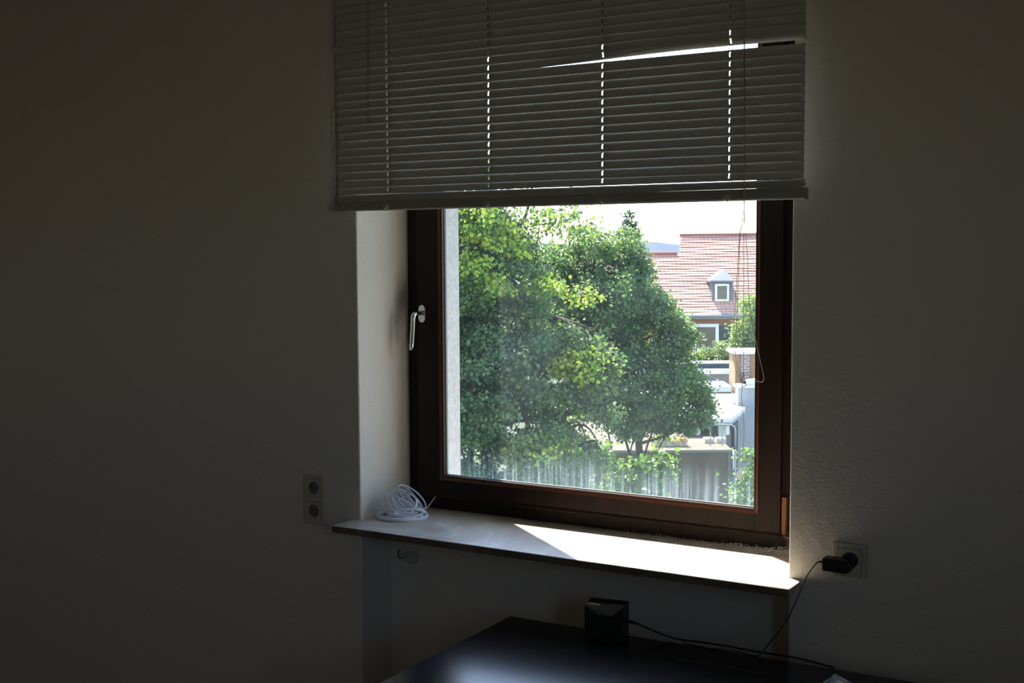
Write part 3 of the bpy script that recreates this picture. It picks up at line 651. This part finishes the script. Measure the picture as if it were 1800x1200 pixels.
# ---------------- the red-roofed house
HY, RY = 50., 53.6
eL, eR = E(1120, 553, HY), E(1640, 553, HY); rL, rR = E(1197, 414, RY), E(1640, 409, RY)
house = tag(empty('house', (E(1250, 600, HY).x, HY, GZ), ext=True), 'red-tiled house with a grey dormer beyond the trees', 'house')
def tiled(x0f, x1f, yb, yt, zb, zt, rows, name, uv0=0):
    vs = []; fs = []; uv = []
    for i in range(rows):
        t0, t1 = i/rows, (i+1)/rows; NX = 60
        for j in range(NX+1):
            s = j/NX
            for t, lift in ((t0, .03), (t1, .010)):
                xa, xb = x0f(t), x1f(t); x = xa+(xb-xa)*s
                sag = .012*math.sin(x*2.1+i*.9)*math.sin(i*1.7+x*.6)
                vs.append((x, yb+(yt-yb)*t-lift*.7, zb+(zt-zb)*t+lift*.7+sag)); uv.append((x+(i % 2)*.095, t*rows*.17))
        o = i*(NX+1)*2
        for j in range(NX):
            a = o+j*2; fs.append((a, a+2, a+3, a+1))
            if i: pb = o-(NX+1)*2+j*2; fs.append((pb+1, pb+3, a+2, a))
    ob = MB().add(vs, fs).build(name, M['tile'], house)
    ul = ob.data.uv_layers.new(name='UVMap')
    for lp in ob.data.loops: ul.data[lp.index].uv = uv[lp.vertex_index]
    return ob
def lin(a, b_): return lambda t: a+(b_-a)*t
tl_top = E(1197, 414, RY); tl_mid = E(1188, 447, RY-.7); 
ts_ = (tl_mid.z-eL.z)/(tl_top.z-eL.z)
low_y = HY+(RY-HY)*ts_; low_z = eL.z+(tl_top.z-eL.z)*ts_
xm0, xm1 = E(1180, 470, HY+1.8).x, E(1197, 414, RY).x
tiled(lin(E(1180, 552, HY).x, xm1), lambda t: eR.x, HY-.35, RY, eL.z, tl_top.z, 32, 'roof')
tiled(lambda t: E(1000, 552, HY).x, lin(E(1180, 552, HY).x+.02, E(1180, 552, HY).x+.02+(xm1-E(1180, 552, HY).x)*ts_), HY-.35, low_y, eL.z, low_z, 24, 'roof')
mb = MB(); mb.tube([(xm1-.05, RY, tl_top.z+.02), (eR.x, RY, tl_top.z+.06)], .085, 8); mb.tube([(E(1000, 447, low_y).x, low_y, low_z+.02), (xm1-.3, low_y, low_z+.02)], .085, 8)
mb.build('ridge_tiles', M['ridge'], house, smooth=True)
MB().prism([(E(1000, 552, HY).x, HY+.1, eL.z-.12), (E(1000, 552, HY).x, low_y, low_z-.12), (E(1000, 552, HY).x, low_y+2.4, eL.z-.12)], (eR.x-E(1000, 552, HY).x, 0, 0)).build('gable', M['redwall'], house)
mb = MB(); mb.box((E(1000, 560, HY).x, HY+.25, GZ), (eR.x, HY+7, eL.z-.10)); mb.build('wall', M['redwall'], house)
mb = MB(); mb.tube([(E(1000, 552, HY).x, HY-.42, eL.z-.06), (eR.x, HY-.42, eL.z-.04)], .07, 8); mb.box((E(1000, 552, HY).x, HY-.36, eL.z-.16), (eR.x, HY+.3, eL.z-.11)); mb.build('gutter', M['gutter'], house)
# front window, shutter panel
def hwin(u0, v0, u1, v1, Y, fw_, parent, name='window', bars=0):
    a, b_ = E(u0, v0, Y), E(u1, v1, Y); mb = MB()
    x0, x1, z0, z1 = a.x, b_.x, b_.z, a.z
    ring(mb, x0, x1, z0, z1, x0+fw_, x1-fw_, z0+fw_, z1-fw_, Y-.05, Y+.12)
    f = mb.build(name, M['wframe'], parent)
    MB().box((x0+fw_, Y+.03, z0+fw_), (x1-fw_, Y+.05, z1-fw_)).build('pane', M['glassd'], f)
    return f
hwin(1218, 569, 1263, 617, HY+.2, .13, house)
ebox(MB(), 1265, 573, 1291, 616, HY+.15, HY+.26).build('shutter_panel', M['navy'], house)
# dormer
dy0 = HY+.28
dm = MB(); a, b_ = E(1252, 491, dy0), E(1288, 531, dy0)
dm.box((a.x, dy0, b_.z-.02), (b_.x, dy0+1.9, a.z)); dormer = dm.build('dormer', M['slate'], house)
c = E(1273, 474, dy0+.55); l = E(1248, 493, dy0-.12); rr_ = E(1291, 493, dy0-.12)
apex2 = (c.x, dy0+2.3, c.z); lb = (l.x, dy0+1.5, l.z); rb = (rr_.x, dy0+1.7, rr_.z)
MB().add([tuple(l), tuple(rr_), tuple(c), lb, rb, apex2, (l.x, l.y, l.z-.07), (rr_.x, rr_.y, rr_.z-.07), (lb[0], lb[1], lb[2]-.07), (rb[0], rb[1], rb[2]-.07)],
   [(0, 1, 2), (1, 4, 5, 2), (3, 0, 2, 5), (6, 7, 1, 0), (7, 9, 4, 1), (8, 6, 0, 3), (6, 8, 9, 7)]).build('dormer_roof', M['lead'], dormer)
f = hwin(1257, 499, 1281, 529, dy0-.06, .075, dormer, 'dormer_window')

# ---------------- white flat-roofed building with its blue-grey parapet
fb = tag(empty('flat_roofed_building', (E(1255, 660, 38).x, 38, GZ), ext=True), 'white flat-roofed building with a blue-grey band in front of the house', 'building')
u0, u1 = 1100, 1298
a = E(u0, 657, 38); b_ = E(u1, 657, 38)
MB().box((a.x, 38, GZ), (b_.x, 43, a.z)).build('wall', M['wwhite'], fb)
ebox(MB(), u0, 648.5, u1, 657, 37.75, 43.2).build('fascia', M['flatroof'], fb)
ebox(MB(), u0, 638, u1, 648.5, 37.85, 38.0).build('parapet_band', M['bluegrey'], fb)
ebox(MB(), u0, 636.3, u1, 638.5, 37.8, 38.1).build('parapet_cap', M['flatroof'], fb)
# brick chimney
ck = tag(empty('chimney', (E(1312, 660, 36).x, 36, GZ), ext=True), 'tan rendered chimney with a dark brick middle strip and white cap', 'chimney')
ebox(MB(), 1292.5, 622, 1345, 690, 36, 37).build('stack', M['tan'], ck)
ebox(MB(), 1303, 622.5, 1317, 690, 35.93, 36).build('brick_strip', M['brick'], ck)
ebox(MB(), 1289.5, 617.5, 1348, 622, 35.85, 37.15).build('cap', M['flatroof'], ck)
lw = E(1312, 690, 36).z
MB().box((E(1292.5, 690, 36).x, 36, GZ), (E(1345, 690, 36).x, 37, lw)).build('base', M['wwhite'], ck)
# lower roof strip behind the canopy
lr = tag(empty('low_annexe', (E(1230, 684, 36).x, 36.2, GZ), ext=True), 'low white annexe with a dark roof line below the flat-roofed building', 'building')
a = E(1040, 688, 36.2); b_ = E(1286, 688, 36.2)
MB().box((a.x, 36.2, GZ), (b_.x, 37.5, a.z)).build('wall', M['wwhite'], lr)
ebox(MB(), 1040, 680, 1286, 688.5, 36.0, 37.6).build('roof_edge', M['flatroof'], lr)
ebox(MB(), 1040, 688.5, 1286, 691, 36.1, 36.3).build('dark_strip', M['coping'], lr)  # thin dark strip below the roof edge

# ---------------- patio: garden wall with terrace, canopy, posts, tower
TY = 28.
wl = tag(empty('garden_wall', (E(1160, 850, TY).x, TY, GZ), ext=True), 'tall weathered grey-brown garden wall below the terrace', 'wall')
a = E(960, 789, TY); b_ = E(1286, 789, TY); WZ = E(1200, 790, TY).z
MB().box((a.x, TY, GZ), (b_.x, 36.1, WZ)).build('wall', M['gwall'], wl)
MB().box((a.x-.1, TY-.06, WZ-.055), (b_.x+.03, TY, WZ+.004)).build('coping', M['coping'], wl)
ebox(MB(), 1280, 793, 1286.5, 900, TY-.02, TY).build('edge_strip', M['coping'], wl)
can = tag(empty('patio_canopy', (E(1240, 735, 30).x, 30, WZ), ext=True), 'pale flat patio canopy on white posts above the garden wall', 'canopy')
cz = E(1240, 735, 30).z
def onz(u, v, z):
    q = E(u, v, 1.0); k = z/q.z; return Vector((q.x*k, k, z))
txl = E(1297.5, 700, 32.6).x
poly = [onz(1195, 735, cz), onz(1284, 735, cz), onz(1310, 716, cz), Vector((txl-.1, 32.45, cz)), Vector((txl-.1, 33.1, cz)), onz(1303, 692, cz), onz(1195, 692, cz)]
MB().prism([tuple(q) for q in poly], (0, 0, -.10)).build('roof', M['flatroof'], can)
inn = [q.copy() for q in poly]
MB().prism([(q.x, q.y+.05, cz-.10) for q in poly], (0, 0, -.09)).build('fascia', M['wwhite'], can)
for u in (1278.5, 1227):
    q = E(u, 760, 30.3); s_ = .045 if u > 1250 else .05
    MB().box((q.x-s_, 30.25, WZ), (q.x+s_, 30.25+2*s_, cz-.19)).build('post', M['wframe'], can)
ebox(MB(), 1263, 747, 1276, 786, 30.9, 30.95).build('side_panel', M['wframe'], can)
bw_ = tag(empty('patio_back_wall', (E(1240, 770, 33).x, 33.2, WZ), ext=True), 'brown shaded back wall beneath the patio canopy', 'wall')
MB().box((E(1170, 770, 33).x, 33.2, WZ), (E(1288, 770, 33).x, 33.4, cz-.2)).build('panel', M['terr'], bw_)
ebox(MB(), 1250, 748, 1262, 786, 33.1, 33.2).build('door', M['navy'], bw_)
rl = tag(empty('terrace_railing', (E(1260, 770, 28.3).x, 28.2, WZ), ext=True), 'thin grey tube railing along the terrace edge', 'railing')
pts = [E(1150, 747, 28.2), E(1262, 746, 28.2), E(1286, 747, 28.2), E(1291, 750, 28.2), E(1293, 757, 28.2), E(1293, 800, 28.2)]
MB().tube([tuple(p_) for p_ in pts], .022, 7).build('handrail', M['gutter'], rl, smooth=True)
for u in (1150, 1205, 1249, 1270):
    q = E(u, 747, 28.2); MB().tube([(q.x, 28.2, WZ+.05), tuple(q)], .016, 6).build('post', M['gutter'], rl)
for k, (u, v, dsc) in enumerate(((1246, 780, 'on the left by the dark table'), (1267, 781, 'on the right beside the white post'))):
    q = E(u, 787, 29.0); tag(MB().box((q.x-.11, 28.9, WZ), (q.x+.11, 29.2, WZ+.11)).build('planter', M['planter'], ext=True, loc=(q.x, 29.0, WZ), bevel=.01), 'beige planter box on the terrace, '+dsc, 'planter', 'planters on the terrace')
tb = tag(empty('patio_table', (E(1237, 780, 30).x, 30.6, WZ+.005), ext=True), 'dark low patio table under the canopy', 'table')
q = E(1236, 768, 30.6); MB().box((q.x-.28, 30.35, q.z-.03), (q.x+.28, 30.9, q.z+.02)).build('tabletop', M['navy'], tb)
for sx in (-.24, .20):
    for yy in (30.4, 30.8): MB().box((q.x+sx, yy, WZ), (q.x+sx+.04, yy+.04, q.z-.03)).build('leg', M['navy'], tb)
q = E(1228, 764, 30.4)
tag(MB().lathe((E(1288, 770, 30.8).x, 30.8, WZ), [(.05, 0), (.09, .06), (.12, .14), (.10, .22), (.03, .26)], 'Z', 14).build('kettle_grill', M['navy'], ext=True, loc=(E(1288, 770, 30.8).x, 30.8, WZ), smooth=True), 'dark round kettle shape under the canopy beside the grey tower', 'grill')
tw = tag(empty('white_tower', (E(1318, 740, 32.6).x, 32.6, GZ), ext=True), 'white block-shaped tower wall at the right edge of the window', 'building')
a = E(1297.5, 681, 32.6); b_ = E(1470, 681, 32.6)
MB().box((a.x, 32.6, GZ), (b_.x, 33.0, a.z)).build('wall', M['wwhite'], tw)
MB().box((a.x-.06, 32.5, a.z), (b_.x, 33.08, a.z+.06)).build('cap', M['flatroof'], tw)
q = E(1327, 668, 34)
MB().prism([(a.x+.15, 32.6, a.z+.06), (a.x+.4, 33.0, a.z+.06), (b_.x, 33.0, a.z+.06), (b_.x, 32.6, a.z+.06)], (0, 0, .14)).build('roof_block', M['flatroof'], tw, bevel=.02)
dp = [E(1291, 792, TY-.1), E(1291.5, 800, TY-.1), E(1290.5, 905, TY-.1)]
dpi = tag(empty('downpipe', (dp[0].x, TY-.12, GZ), ext=True), 'grey downpipe at the right corner of the garden wall', 'pipe')
MB().tube([(dp[0].x, TY-.1, WZ), (dp[0].x, TY-.1, GZ)], .045, 10).build('pipe', M['gutter'], dpi, smooth=True)
for z in (WZ-.6, WZ-2.4): MB().lathe((dp[0].x, TY-.1, z), [(.055, 0), (.055, .05)], 'Z', 10).build('pipe_clip', M['coping'], dpi)
# pale shed behind the tree
an = tag(empty('garden_shed', (E(1115, 740, 32).x, 32, WZ), ext=True), 'pale shed with a pink end seen through the tree', 'shed')
a = E(1060, 705, 32); b_ = E(1148, 705, 32)
MB().box((a.x, 32, WZ), (b_.x, 34, a.z)).build('wall', M['wwhite'], an)
MB().box((b_.x, 32, WZ), (E(1160, 705, 32).x, 34, a.z-.3)).build('pink_end', M['pink'], an)
MB().box((a.x-.1, 31.9, a.z), (b_.x+.1, 34.1, a.z+.08)).build('roof', M['flatroof'], an)

# ---------------- foliage
GREENS = [(.11, .17, .07), (.14, .20, .075), (.085, .14, .075), (.19, .26, .085), (.125, .18, .09)]
YEL = [(.40, .48, .07), (.48, .50, .09), (.33, .45, .06)]
def foliage(name, blobs, n, size, parent, tints=GREENS, yel=.0, yel_region=None, cl=26, crad=.28, seed=1, shell=.55, bough=0, bpull=.5):
    """blobs: (u, v, Y, rx, ry, rz) ellipsoids in which leafy twigs are scattered; every leaf is a folded six-sided blade"""
    rg = np.random.default_rng(seed); org = np.array(parent['org'])
    wt = np.array([b[3]*b[4]*b[5] for b in blobs])**.7; wt /= wt.sum()
    ncl = max(1, n//cl); bi = rg.choice(len(blobs), ncl, p=wt)
    cen = np.array([E(b[0], b[1], b[2])[:] for b in blobs])[bi]; rad = np.array([b[3:6] for b in blobs])[bi]
    d = rg.normal(size=(ncl, 3)); d /= np.linalg.norm(d, axis=1)[:, None]
    rr = shell+(1-shell)*rg.random(ncl)**.6; rr[rg.random(ncl) < .25] *= .6
    cc = cen+d*rr[:, None]*rad
    if bough:
        nb = max(4, ncl//bough); pick = rg.choice(ncl, nb, replace=False); bc = cc[pick]
        near = np.empty(ncl, int)
        for i0 in range(0, ncl, 500):
            dd = ((cc[i0:i0+500, None, :]-bc[None])**2).sum(2); near[i0:i0+500] = dd.argmin(1)
        cc = bc[near]+(cc-bc[near])*bpull; d = d[pick][near]*.6+d*.4
    tint = np.array(tints)[rg.integers(len(tints), size=ncl)]
    if yel:
        up = d[:, 2] > -.2; yy = (rg.random(ncl) < yel) & up
        tint[yy] = np.array(YEL)[rg.integers(len(YEL), size=yy.sum())]
    ci = np.repeat(np.arange(ncl), cl); N_ = len(ci)
    pos = cc[ci]+rg.normal(size=(N_, 3))*crad*np.array([1, 1, .55])
    # outward + upward facing blades
    nr = rg.normal(size=(N_, 3))*1.0+d[ci]*.45+np.array([0, -.1, .75]); nr /= np.linalg.norm(nr, axis=1)[:, None]
    tv = rg.normal(size=(N_, 3))+np.array([0, 0, -.5]); tv -= nr*(tv*nr).sum(1)[:, None]; tv /= np.linalg.norm(tv, axis=1)[:, None]
    bt = np.cross(nr, tv); s = size*rg.uniform(.65, 1.25, N_)
    sh = np.array([(0, 0, 0), (-.5, .30, .12), (-.33, .78, .10), (0, 1.0, -.12), (.33, .78, .10), (.5, .30, .12)])
    V = pos[:, None, :]+s[:, None, None]*(sh[None, :, 0:1]*bt[:, None, :]+sh[None, :, 1:2]*tv[:, None, :]+sh[None, :, 2:3]*nr[:, None, :])
    V = V.reshape(-1, 3)-org
    me = bpy.data.meshes.new(name); nv = len(V)
    me.vertices.add(nv); me.vertices.foreach_set('co', V.astype(np.float32).ravel())
    base = (np.arange(N_)*6)[:, None]; F = np.concatenate([base+np.array([0, 5, 4, 3]), base+np.array([0, 3, 2, 1])], 1).reshape(-1)
    me.loops.add(len(F)); me.loops.foreach_set('vertex_index', F.astype(np.int32))
    me.polygons.add(len(F)//4); me.polygons.foreach_set('loop_start', np.arange(0, len(F), 4, dtype=np.int32)); me.polygons.foreach_set('loop_total', np.full(len(F)//4, 4, np.int32))
    me.update()
    ca = me.color_attributes.new('leaf_tint', 'FLOAT_COLOR', 'POINT')
    lt = tint[ci]*rg.uniform(.72, 1.3, (N_, 1))*rg.uniform(.93, 1.07, (N_, 3)); lt = np.clip(lt, 0, 1)
    lc = np.ones((N_, 6, 4)); lc[:, :, :3] = lt[:, None, :]; ca.data.foreach_set('color', lc.astype(np.float32).ravel())
    me.materials.append(M['grass']); o = bpy.data.objects.new(name, me); COL.objects.link(o); o.parent = parent; o['org'] = parent['org']
    return o
def limbs(parent, trunk, blobs, r0, seed=0, sub=3):
    mb = MB(); P_ = [Vector(p_) for p_ in trunk]
    mb.tube(spline([tuple(p_) for p_ in P_], 5), r0, 9, taper=list(np.linspace(1.15, .45, (len(P_)-1)*5+1)))
    mb.build('trunk', M['bark'], parent, smooth=True)
    mb = MB(); rn = random.Random(seed)
    for b in blobs:
        c = E(b[0], b[1], b[2]); k = rn.randrange(1, len(P_)); s = P_[k]
        mid = (s+c)/2+Vector((rn.uniform(-.3, .3), rn.uniform(-.3, .3), rn.uniform(-.5, .1)))
        pts = spline([tuple(s), tuple(mid), tuple(c)], 5); mb.tube(pts, r0*.38, 6, taper=list(np.linspace(1, .3, len(pts))))
        for j in range(sub+4):
            e_ = c+Vector((rn.uniform(-1, 1)*b[3], rn.uniform(-1, 1)*b[4], rn.uniform(-.8, 1)*b[5]))*.85; m2 = (c+e_)/2+Vector((0, 0, rn.uniform(.0, .2)))
            pts = spline([tuple(mid*.4+c*.6), tuple(m2), tuple(e_)], 4); mb.tube(pts, r0*.14, 5, taper=list(np.linspace(1, .25, len(pts))))
    mb.build('branches', M['bark'], parent, smooth=True)

# near maple on the left
tA = tag(empty('maple_tree', (E(770, 600, 20.5).x, 20.5, GZ), ext=True), 'large maple with yellowing leaf tips filling the left of the window', 'tree')
bA = [(790, 330, 20.5, 1.25, 1.4, .75), (880, 480, 20.2, .85, 1.0, .60), (790, 520, 19.8, 1.0, 1.2, .8), (905, 590, 20.0, .95, 1.0, .65), (820, 660, 19.5, 1.1, 1.2, .8), (960, 660, 20.0, .85, .9, .65),
      (900, 745, 19.5, 1.0, 1.1, .65), (990, 740, 20.0, .75, .9, .50), (800, 800, 19.5, 1.1, 1.2, .8), (950, 830, 19.3, .9, 1.0, .55), (930, 545, 20.3, .6, .8, .4), (1010, 600, 20.2, .50, .7, .42), (1045, 665, 20.3, .38, .6, .40), (840, 390, 20.0, .55, .8, .5),
      (700, 560, 20.5, 1.5, 1.8, 2.2), (870, 900, 19.6, 1.5, 1.4, .8), (1030, 800, 20.2, .35, .6, .35), (900, 425, 20.4, .45, .6, .35), (1072, 635, 20.3, .26, .5, .30), (1065, 715, 20.3, .30, .5, .26)]
limbs(tA, [(E(770, 600, 20.5).x, 20.5, GZ), E(775, 900, 20.6), E(800, 700, 20.6), E(790, 520, 20.7), E(800, 360, 20.8)], bA, .24, 3)
mb = MB(); q0 = E(905, 470, 20.6)
mb.tube(spline([tuple(E(u, v, 20.6)) for u, v in ((850, 560), (895, 420), (918, 392), (928, 365), (935, 330))], 5), .04, 6, taper=list(np.linspace(1, .5, 21)))
mb.tube(spline([tuple(E(u, v, 20.6)) for u, v in ((905, 405), (935, 397), (960, 394), (978, 391))], 5), .012, 5)
mb.tube(spline([tuple(E(u, v, 20.5)) for u, v in ((925, 500), (938, 470), (942, 440), (948, 400))], 5), .014, 5)
mb.build('branches', M['bark'], tA, smooth=True)
foliage('foliage', bA, 95000, .056, tA, yel=.0, seed=3, crad=.11, cl=22, bough=22, bpull=.62)
foliage('leaf_tips', [(840, 390, 19.4, .50, .4, .35), (880, 425, 19.5, .40, .4, .22), (865, 505, 19.1, .32, .3, .14), (960, 505, 19.6, .38, .4, .12), (830, 470, 19.2, .35, .3, .25), (905, 440, 19.6, .25, .3, .12), (1030, 525, 19.9, .25, .3, .12), (950, 800, 18.9, .6, .3, .3), (1010, 640, 19.5, .5, .3, .3)], 4200, .062, tA, tints=YEL+[(.14, .24, .04), (.16, .22, .05)], seed=5, crad=.10, cl=16)
foliage('sprays', [(930, 385, 20.5, .85, .7, .22), (985, 380, 20.8, .5, .6, .2)], 700, .07, tA, tints=GREENS[1:4]+[(.16, .24, .04)], seed=6, crad=.22, cl=8)
tag(tA.children[-1], 'sparse leaf sprays against the sky'); tag([c_ for c_ in tA.children if c_.name.startswith('leaf_tips')][0], 'yellow-green leaf clusters')

# rounder tree in the middle
tB = tag(empty('round_tree', (E(1124, 800, 25.5).x, 25.5, GZ), ext=True), 'dense round-crowned green tree in the middle of the window, trunk before the garden wall', 'tree')
bB = [(1025, 440, 26, .60, .9, .62), (1092, 440, 26, .50, .9, .50), (1010, 520, 26, .75, 1.0, .6), (1090, 520, 25.6, .9, 1.2, .7), (1125, 492, 26, .40, .8, .50), (1060, 610, 25.4, 1.0, 1.2, .7), (1150, 590, 25.6, .80, 1.1, .75), (1190, 585, 25.8, .45, .8, .42),
      (1110, 690, 25.2, 1.0, 1.2, .55), (1190, 665, 25.4, .65, .9, .62), (1222, 700, 25.5, .42, .7, .42), (1185, 735, 25.3, .50, .7, .32), (1060, 700, 25.2, .8, 1.1, .6), (990, 600, 26, .9, 1.1, .9), (1120, 745, 25.3, .55, .8, .25), (1152, 535, 25.7, .36, .8, .42), (960, 480, 26.4, .6, .9, .7), (1190, 755, 25.2, .34, .5, .17), (1242, 725, 25.5, .26, .5, .34), (1100, 760, 25.2, .30, .5, .16)]
limbs(tB, [(E(1124, 800, 25.5).x, 25.5, GZ), E(1124, 860, 25.5), E(1123, 780, 25.5), E(1118, 700, 25.5), E(1105, 600, 25.6), E(1080, 480, 25.8)], bB, .085, 4)
foliage('foliage', bB, 80000, .058, tB, tints=[(.105, .17, .07), (.14, .21, .075), (.115, .18, .065), (.18, .26, .08), (.10, .15, .08)], seed=8, crad=.10, cl=20, yel=.01, bough=20, bpull=.66)
# sapling below
tC = tag(empty('young_maple', (E(1100, 850, 22).x, 22, GZ), ext=True), 'small bright leafy maple branch top in front of the garden wall', 'tree')
bC = [(1110, 835, 22, .42, .5, .22), (1150, 812, 22, .28, .4, .14), (1080, 870, 22, .45, .5, .22), (1165, 830, 22, .20, .3, .10), (1140, 865, 22, .25, .4, .14), (1060, 800, 22, .25, .3, .2), (1090, 930, 22, .8, .7, .4)]
limbs(tC, [(E(1100, 850, 22).x, 22, GZ), E(1095, 1000, 22), E(1100, 900, 22), E(1110, 840, 22)], bC, .04, 6)
foliage('foliage', bC, 2600, .105, tC, tints=[(.12, .20, .04), (.09, .16, .045), (.17, .26, .04), (.07, .13, .04)], seed=9, crad=.12, cl=12, yel=.06)
# conifer tip behind
tD = tag(empty('conifer', (E(1106, 400, 60).x, 60, GZ), ext=True), 'thin conifer tip rising against the white sky behind the round tree', 'tree')
q = E(1106, 362, 60); mb = MB().tube([(q.x, 60, GZ), (q.x, 60, q.z)], .14, 6, taper=[1, .15]); mb.build('trunk', M['bark'], tD)
bD = [(1106, 366+i*9, 60, .10+.085*i, .10+.085*i, .13) for i in range(9)]
foliage('foliage', bD, 1900, .13, tD, tints=[(.06, .10, .075), (.05, .09, .07)], seed=10, crad=.10, cl=8, shell=.1)
# tree before the house on the right, and shrubs on the flat roof
tE = tag(empty('birch_tree', (E(1325, 560, 41).x, 42.5, GZ), ext=True), 'light green airy tree at the right edge before the red roof', 'tree')
bE = [(1325, 540, 42.5, .45, .6, .5), (1310, 585, 42.5, .45, .6, .42), (1340, 570, 42.5, .8, .8, .9), (1315, 615, 42.5, .6, .6, .4), (1300, 615, 42.5, .30, .4, .30)]
limbs(tE, [(E(1325, 560, 41).x, 42.5, GZ), E(1330, 700, 42.5), E(1330, 600, 42.5), E(1325, 540, 42.5)], bE, .09, 7)
foliage('foliage', bE, 5200, .085, tE, tints=[(.16, .23, .07), (.20, .27, .09), (.13, .20, .06)], seed=12, crad=.15, cl=14)
for k, (u, v, rx, rz, lab) in enumerate(((1240, 626, .35, .22, 'left shrub on the flat roof under the house window'), (1268, 620, .42, .34, 'taller middle shrub on the flat roof below the dark panel'), (1288, 632, .25, .20, 'small right shrub on the flat roof beside the chimney'), (1218, 634, .28, .16, 'low shrub on the flat roof against the round tree'))):
    s = tag(empty('shrub', (E(u, 640, 39.8).x, 39.8, E(u, 637, 39.8).z), ext=True), lab, 'shrub', 'shrubs on the flat roof')
    foliage('foliage', [(u, v-3, 39.8, rx, .3, rz*.9), (u, 632, 39.8, rx*.8, .3, .08)], 620, .075, s, tints=[(.16, .21, .07), (.22, .27, .10), (.12, .17, .05)], seed=20+k, crad=.09, cl=10)
hb_ = tag(empty('climbing_bush', (E(1312, 850, 25.5).x, 25.5, GZ), ext=True), 'dark leafy bush at the bottom right corner of the window', 'shrub')
foliage('foliage', [(1318, 850, 25.5, .30, .5, .55), (1325, 905, 25.2, .42, .6, .5), (1322, 800, 25.6, .14, .3, .16), (1318, 960, 25.2, .6, .6, 1.5)], 4200, .08, hb_, tints=[(.05, .10, .035), (.07, .13, .04), (.16, .26, .05)], seed=31, crad=.13, cl=12)
fl = tag(empty('flower_box', (E(1165, 780, 28.6).x, 28.6, WZ), ext=True), 'planted flower box with pink blossom on the terrace edge', 'planter')
a = E(1148, 788, 28.6); b_ = E(1206, 788, 28.6)
MB().box((a.x, 28.45, WZ), (b_.x, 28.75, WZ+.13)).build('box', M['planter'], fl, bevel=.01)
foliage('foliage', [(1160, 772, 28.6, .25, .15, .13), (1190, 774, 28.6, .25, .15, .11)], 500, .06, fl, tints=[(.14, .22, .06), (.28, .32, .10)], seed=40, crad=.05, cl=10)
foliage('blossom', [(1158, 768, 28.5, .20, .1, .08), (1195, 772, 28.5, .15, .1, .06)], 60, .05, fl, tints=[(.65, .15, .15), (.75, .45, .35)], seed=41, crad=.03, cl=5)

# ------------------------------------------------------------------ lift everything so that the floor is at zero
for o in SC.objects:
    if o.parent is None and o is not cam: o.location.z += SILL_Z
